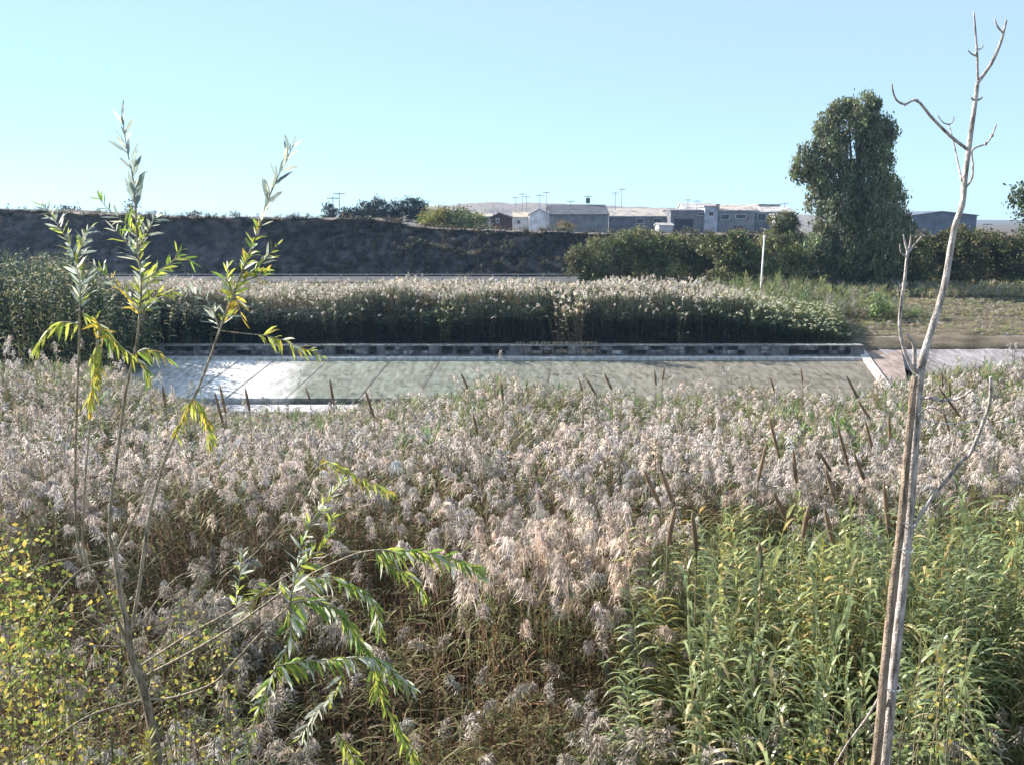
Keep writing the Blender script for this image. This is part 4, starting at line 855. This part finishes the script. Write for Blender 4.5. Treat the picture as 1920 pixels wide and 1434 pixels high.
shoot([(541, 1137), (545, 1197), (516, 1252), (494, 1304), (473, 1364), (455, 1410)], 4.5, 2, [(YG, 3), (SIL, 3), (DG, 2)], 1.1, d=q_ - .05, droopy=.3, Lf=.1)
shoot([(700, 1240), (716, 1310), (745, 1360), (785, 1434)], 3, 1.5, [(YG, 4), (DG, 3)], 1.3, d=q_ - .1, droopy=.6)
shoot([(631, 1368), (650, 1400), (668, 1430)], 2.5, 1.5, Bm, 1.2, d=q_ - .1, droopy=.5); shoot([(645, 1260), (631, 1295), (593, 1334), (558, 1389)], 3, 1.5, [(SIL, 4), (YG, 1)], 1.0, d=q_ - .1, droopy=.3)
shoot([(540, 965), (601, 871), (657, 888), (708, 910), (740, 926)], 2.5, 1.2, [(YG, 3), (YE, 1)], .6, d=q_ + .2, start=.4, droopy=.5)
shoot([(442, 1140), (448, 1090), (455, 1030)], 3, 1.5, Em, 1.0, d=WD - .2); shoot([(560, 1060), (590, 1040), (615, 1010), (622, 965)], 3, 1.5, Bm, 1.2, d=q_ + .05)
shoot([(530, 1120), (500, 1100), (455, 1150), (440, 1190)][:3], 3, 1.5, Bm, .9, d=WD - .3)
shoot([(290, 1405), (284, 1375), (278, 1345)][::-1], 3, 2, None); shoot([(285, 1460), (282, 1420), (277, 1372)], 4, 2, [(YG, 2), (YE, 1), (np.array([.4, .38, .2]), 3)], 1.8, d=WD - .1)

# ---------------------------------------------------------------- yellow leaved shrubs (left)
def leafy_shrub(label, px0, px1, y0, y1, d, nst, tone, dens, seed, lsize=.036, bare=.3):
    g0 = W((px0 + px1) / 2, y1, d); g = float(ground_h(g0[0], d)); e = empty('yellow_shrub', (g0[0], d, g), label, 'shrub', 'shrubs on the near bank'); o = np.array(e.location)
    ms = MB(); ml = MB()
    for i in range(nst):
        u = R.uniform(px0, px1); top = W(u, R.uniform(y0, lerp(y0, y1, .5)), d + R.uniform(-.5, .5)); b = np.array([lerp(o[0], top[0], .5), lerp(d, top[1], .5), g])
        pts = smoothline([b, lerp(b, top, .35) + R.normal(0, .12, 3), lerp(b, top, .7) + R.normal(0, .12, 3), top], 4); tube(ms, pts, np.linspace(.005, .0015, len(pts)), 5, (.2, .17, .11))
        for k in range(int(dens * 2.6)):
            f = bare + (1 - bare) * R.random(); p = pts[min(int(f * 12), 12)] + R.normal(0, .075, 3) * (1.3 - f * .6)
            a = R.normal(size=3); a[2] -= .4; a = unit(a) * lsize * R.uniform(.6, 1.4); b_ = unit(np.cross(a, R.normal(size=3))) * np.linalg.norm(a) * .3
            ml.add([p, p + a * .5 + b_, p + a, p + a * .5 - b_], [(0, 1, 2, 3)], c=tone[R.integers(len(tone))] * R.uniform(.7, 1.3))
    ms.build('stems', M_bark, e, origin=o); ml.build('leaves', M_leaf, e, origin=o)
YT = [np.array([.16, .2, .05]), np.array([.42, .39, .08]), np.array([.28, .31, .09]), np.array([.5, .38, .09]), np.array([.18, .25, .06])]
leafy_shrub('dense yellow green shrub at the far left edge', -40, 90, 860, 1400, 5.0, 16, YT, 75, 1)
leafy_shrub('yellow leaved shrub behind the willow trunk', 95, 230, 900, 1400, 5.2, 8, YT, 38, 2)
leafy_shrub('sparse yellow shrub right of the willow trunk', 250, 380, 1030, 1400, 5.1, 9, YT, 30, 3)
leafy_shrub('golden leaved shoots in the middle of the willow branches', 370, 470, 1070, 1400, 5.1, 6, YT, 24, 4)
leafy_shrub('yellow tinged shrub behind the lower sapling trunk', 1700, 1830, 1100, 1400, 5.0, 9, YT, 18, 5)
leafy_shrub('small golden shrub left of the stake at the bottom', 1470, 1610, 1330, 1434, 4.9, 10, YT, 32, 6)

# ---------------------------------------------------------------- air
m = MB(); box(m, -700, 700, -60, 1200, -3.5, 22)
hzm = bpy.data.materials.new('haze'); hzm.use_nodes = True; hn = hzm.node_tree; hn.nodes.remove(hn.nodes['Principled BSDF'])
pv = hn.nodes.new('ShaderNodeVolumePrincipled'); pv.inputs['Color'].default_value = (.42, .66, 1, 1); pv.inputs['Density'].default_value = .0003; pv.inputs['Anisotropy'].default_value = .2
hn.links.new(pv.outputs[0], hn.nodes['Material Output'].inputs['Volume'])
tag(m.build('haze', hzm), kind='stuff')
S.cycles.volume_bounces = 0
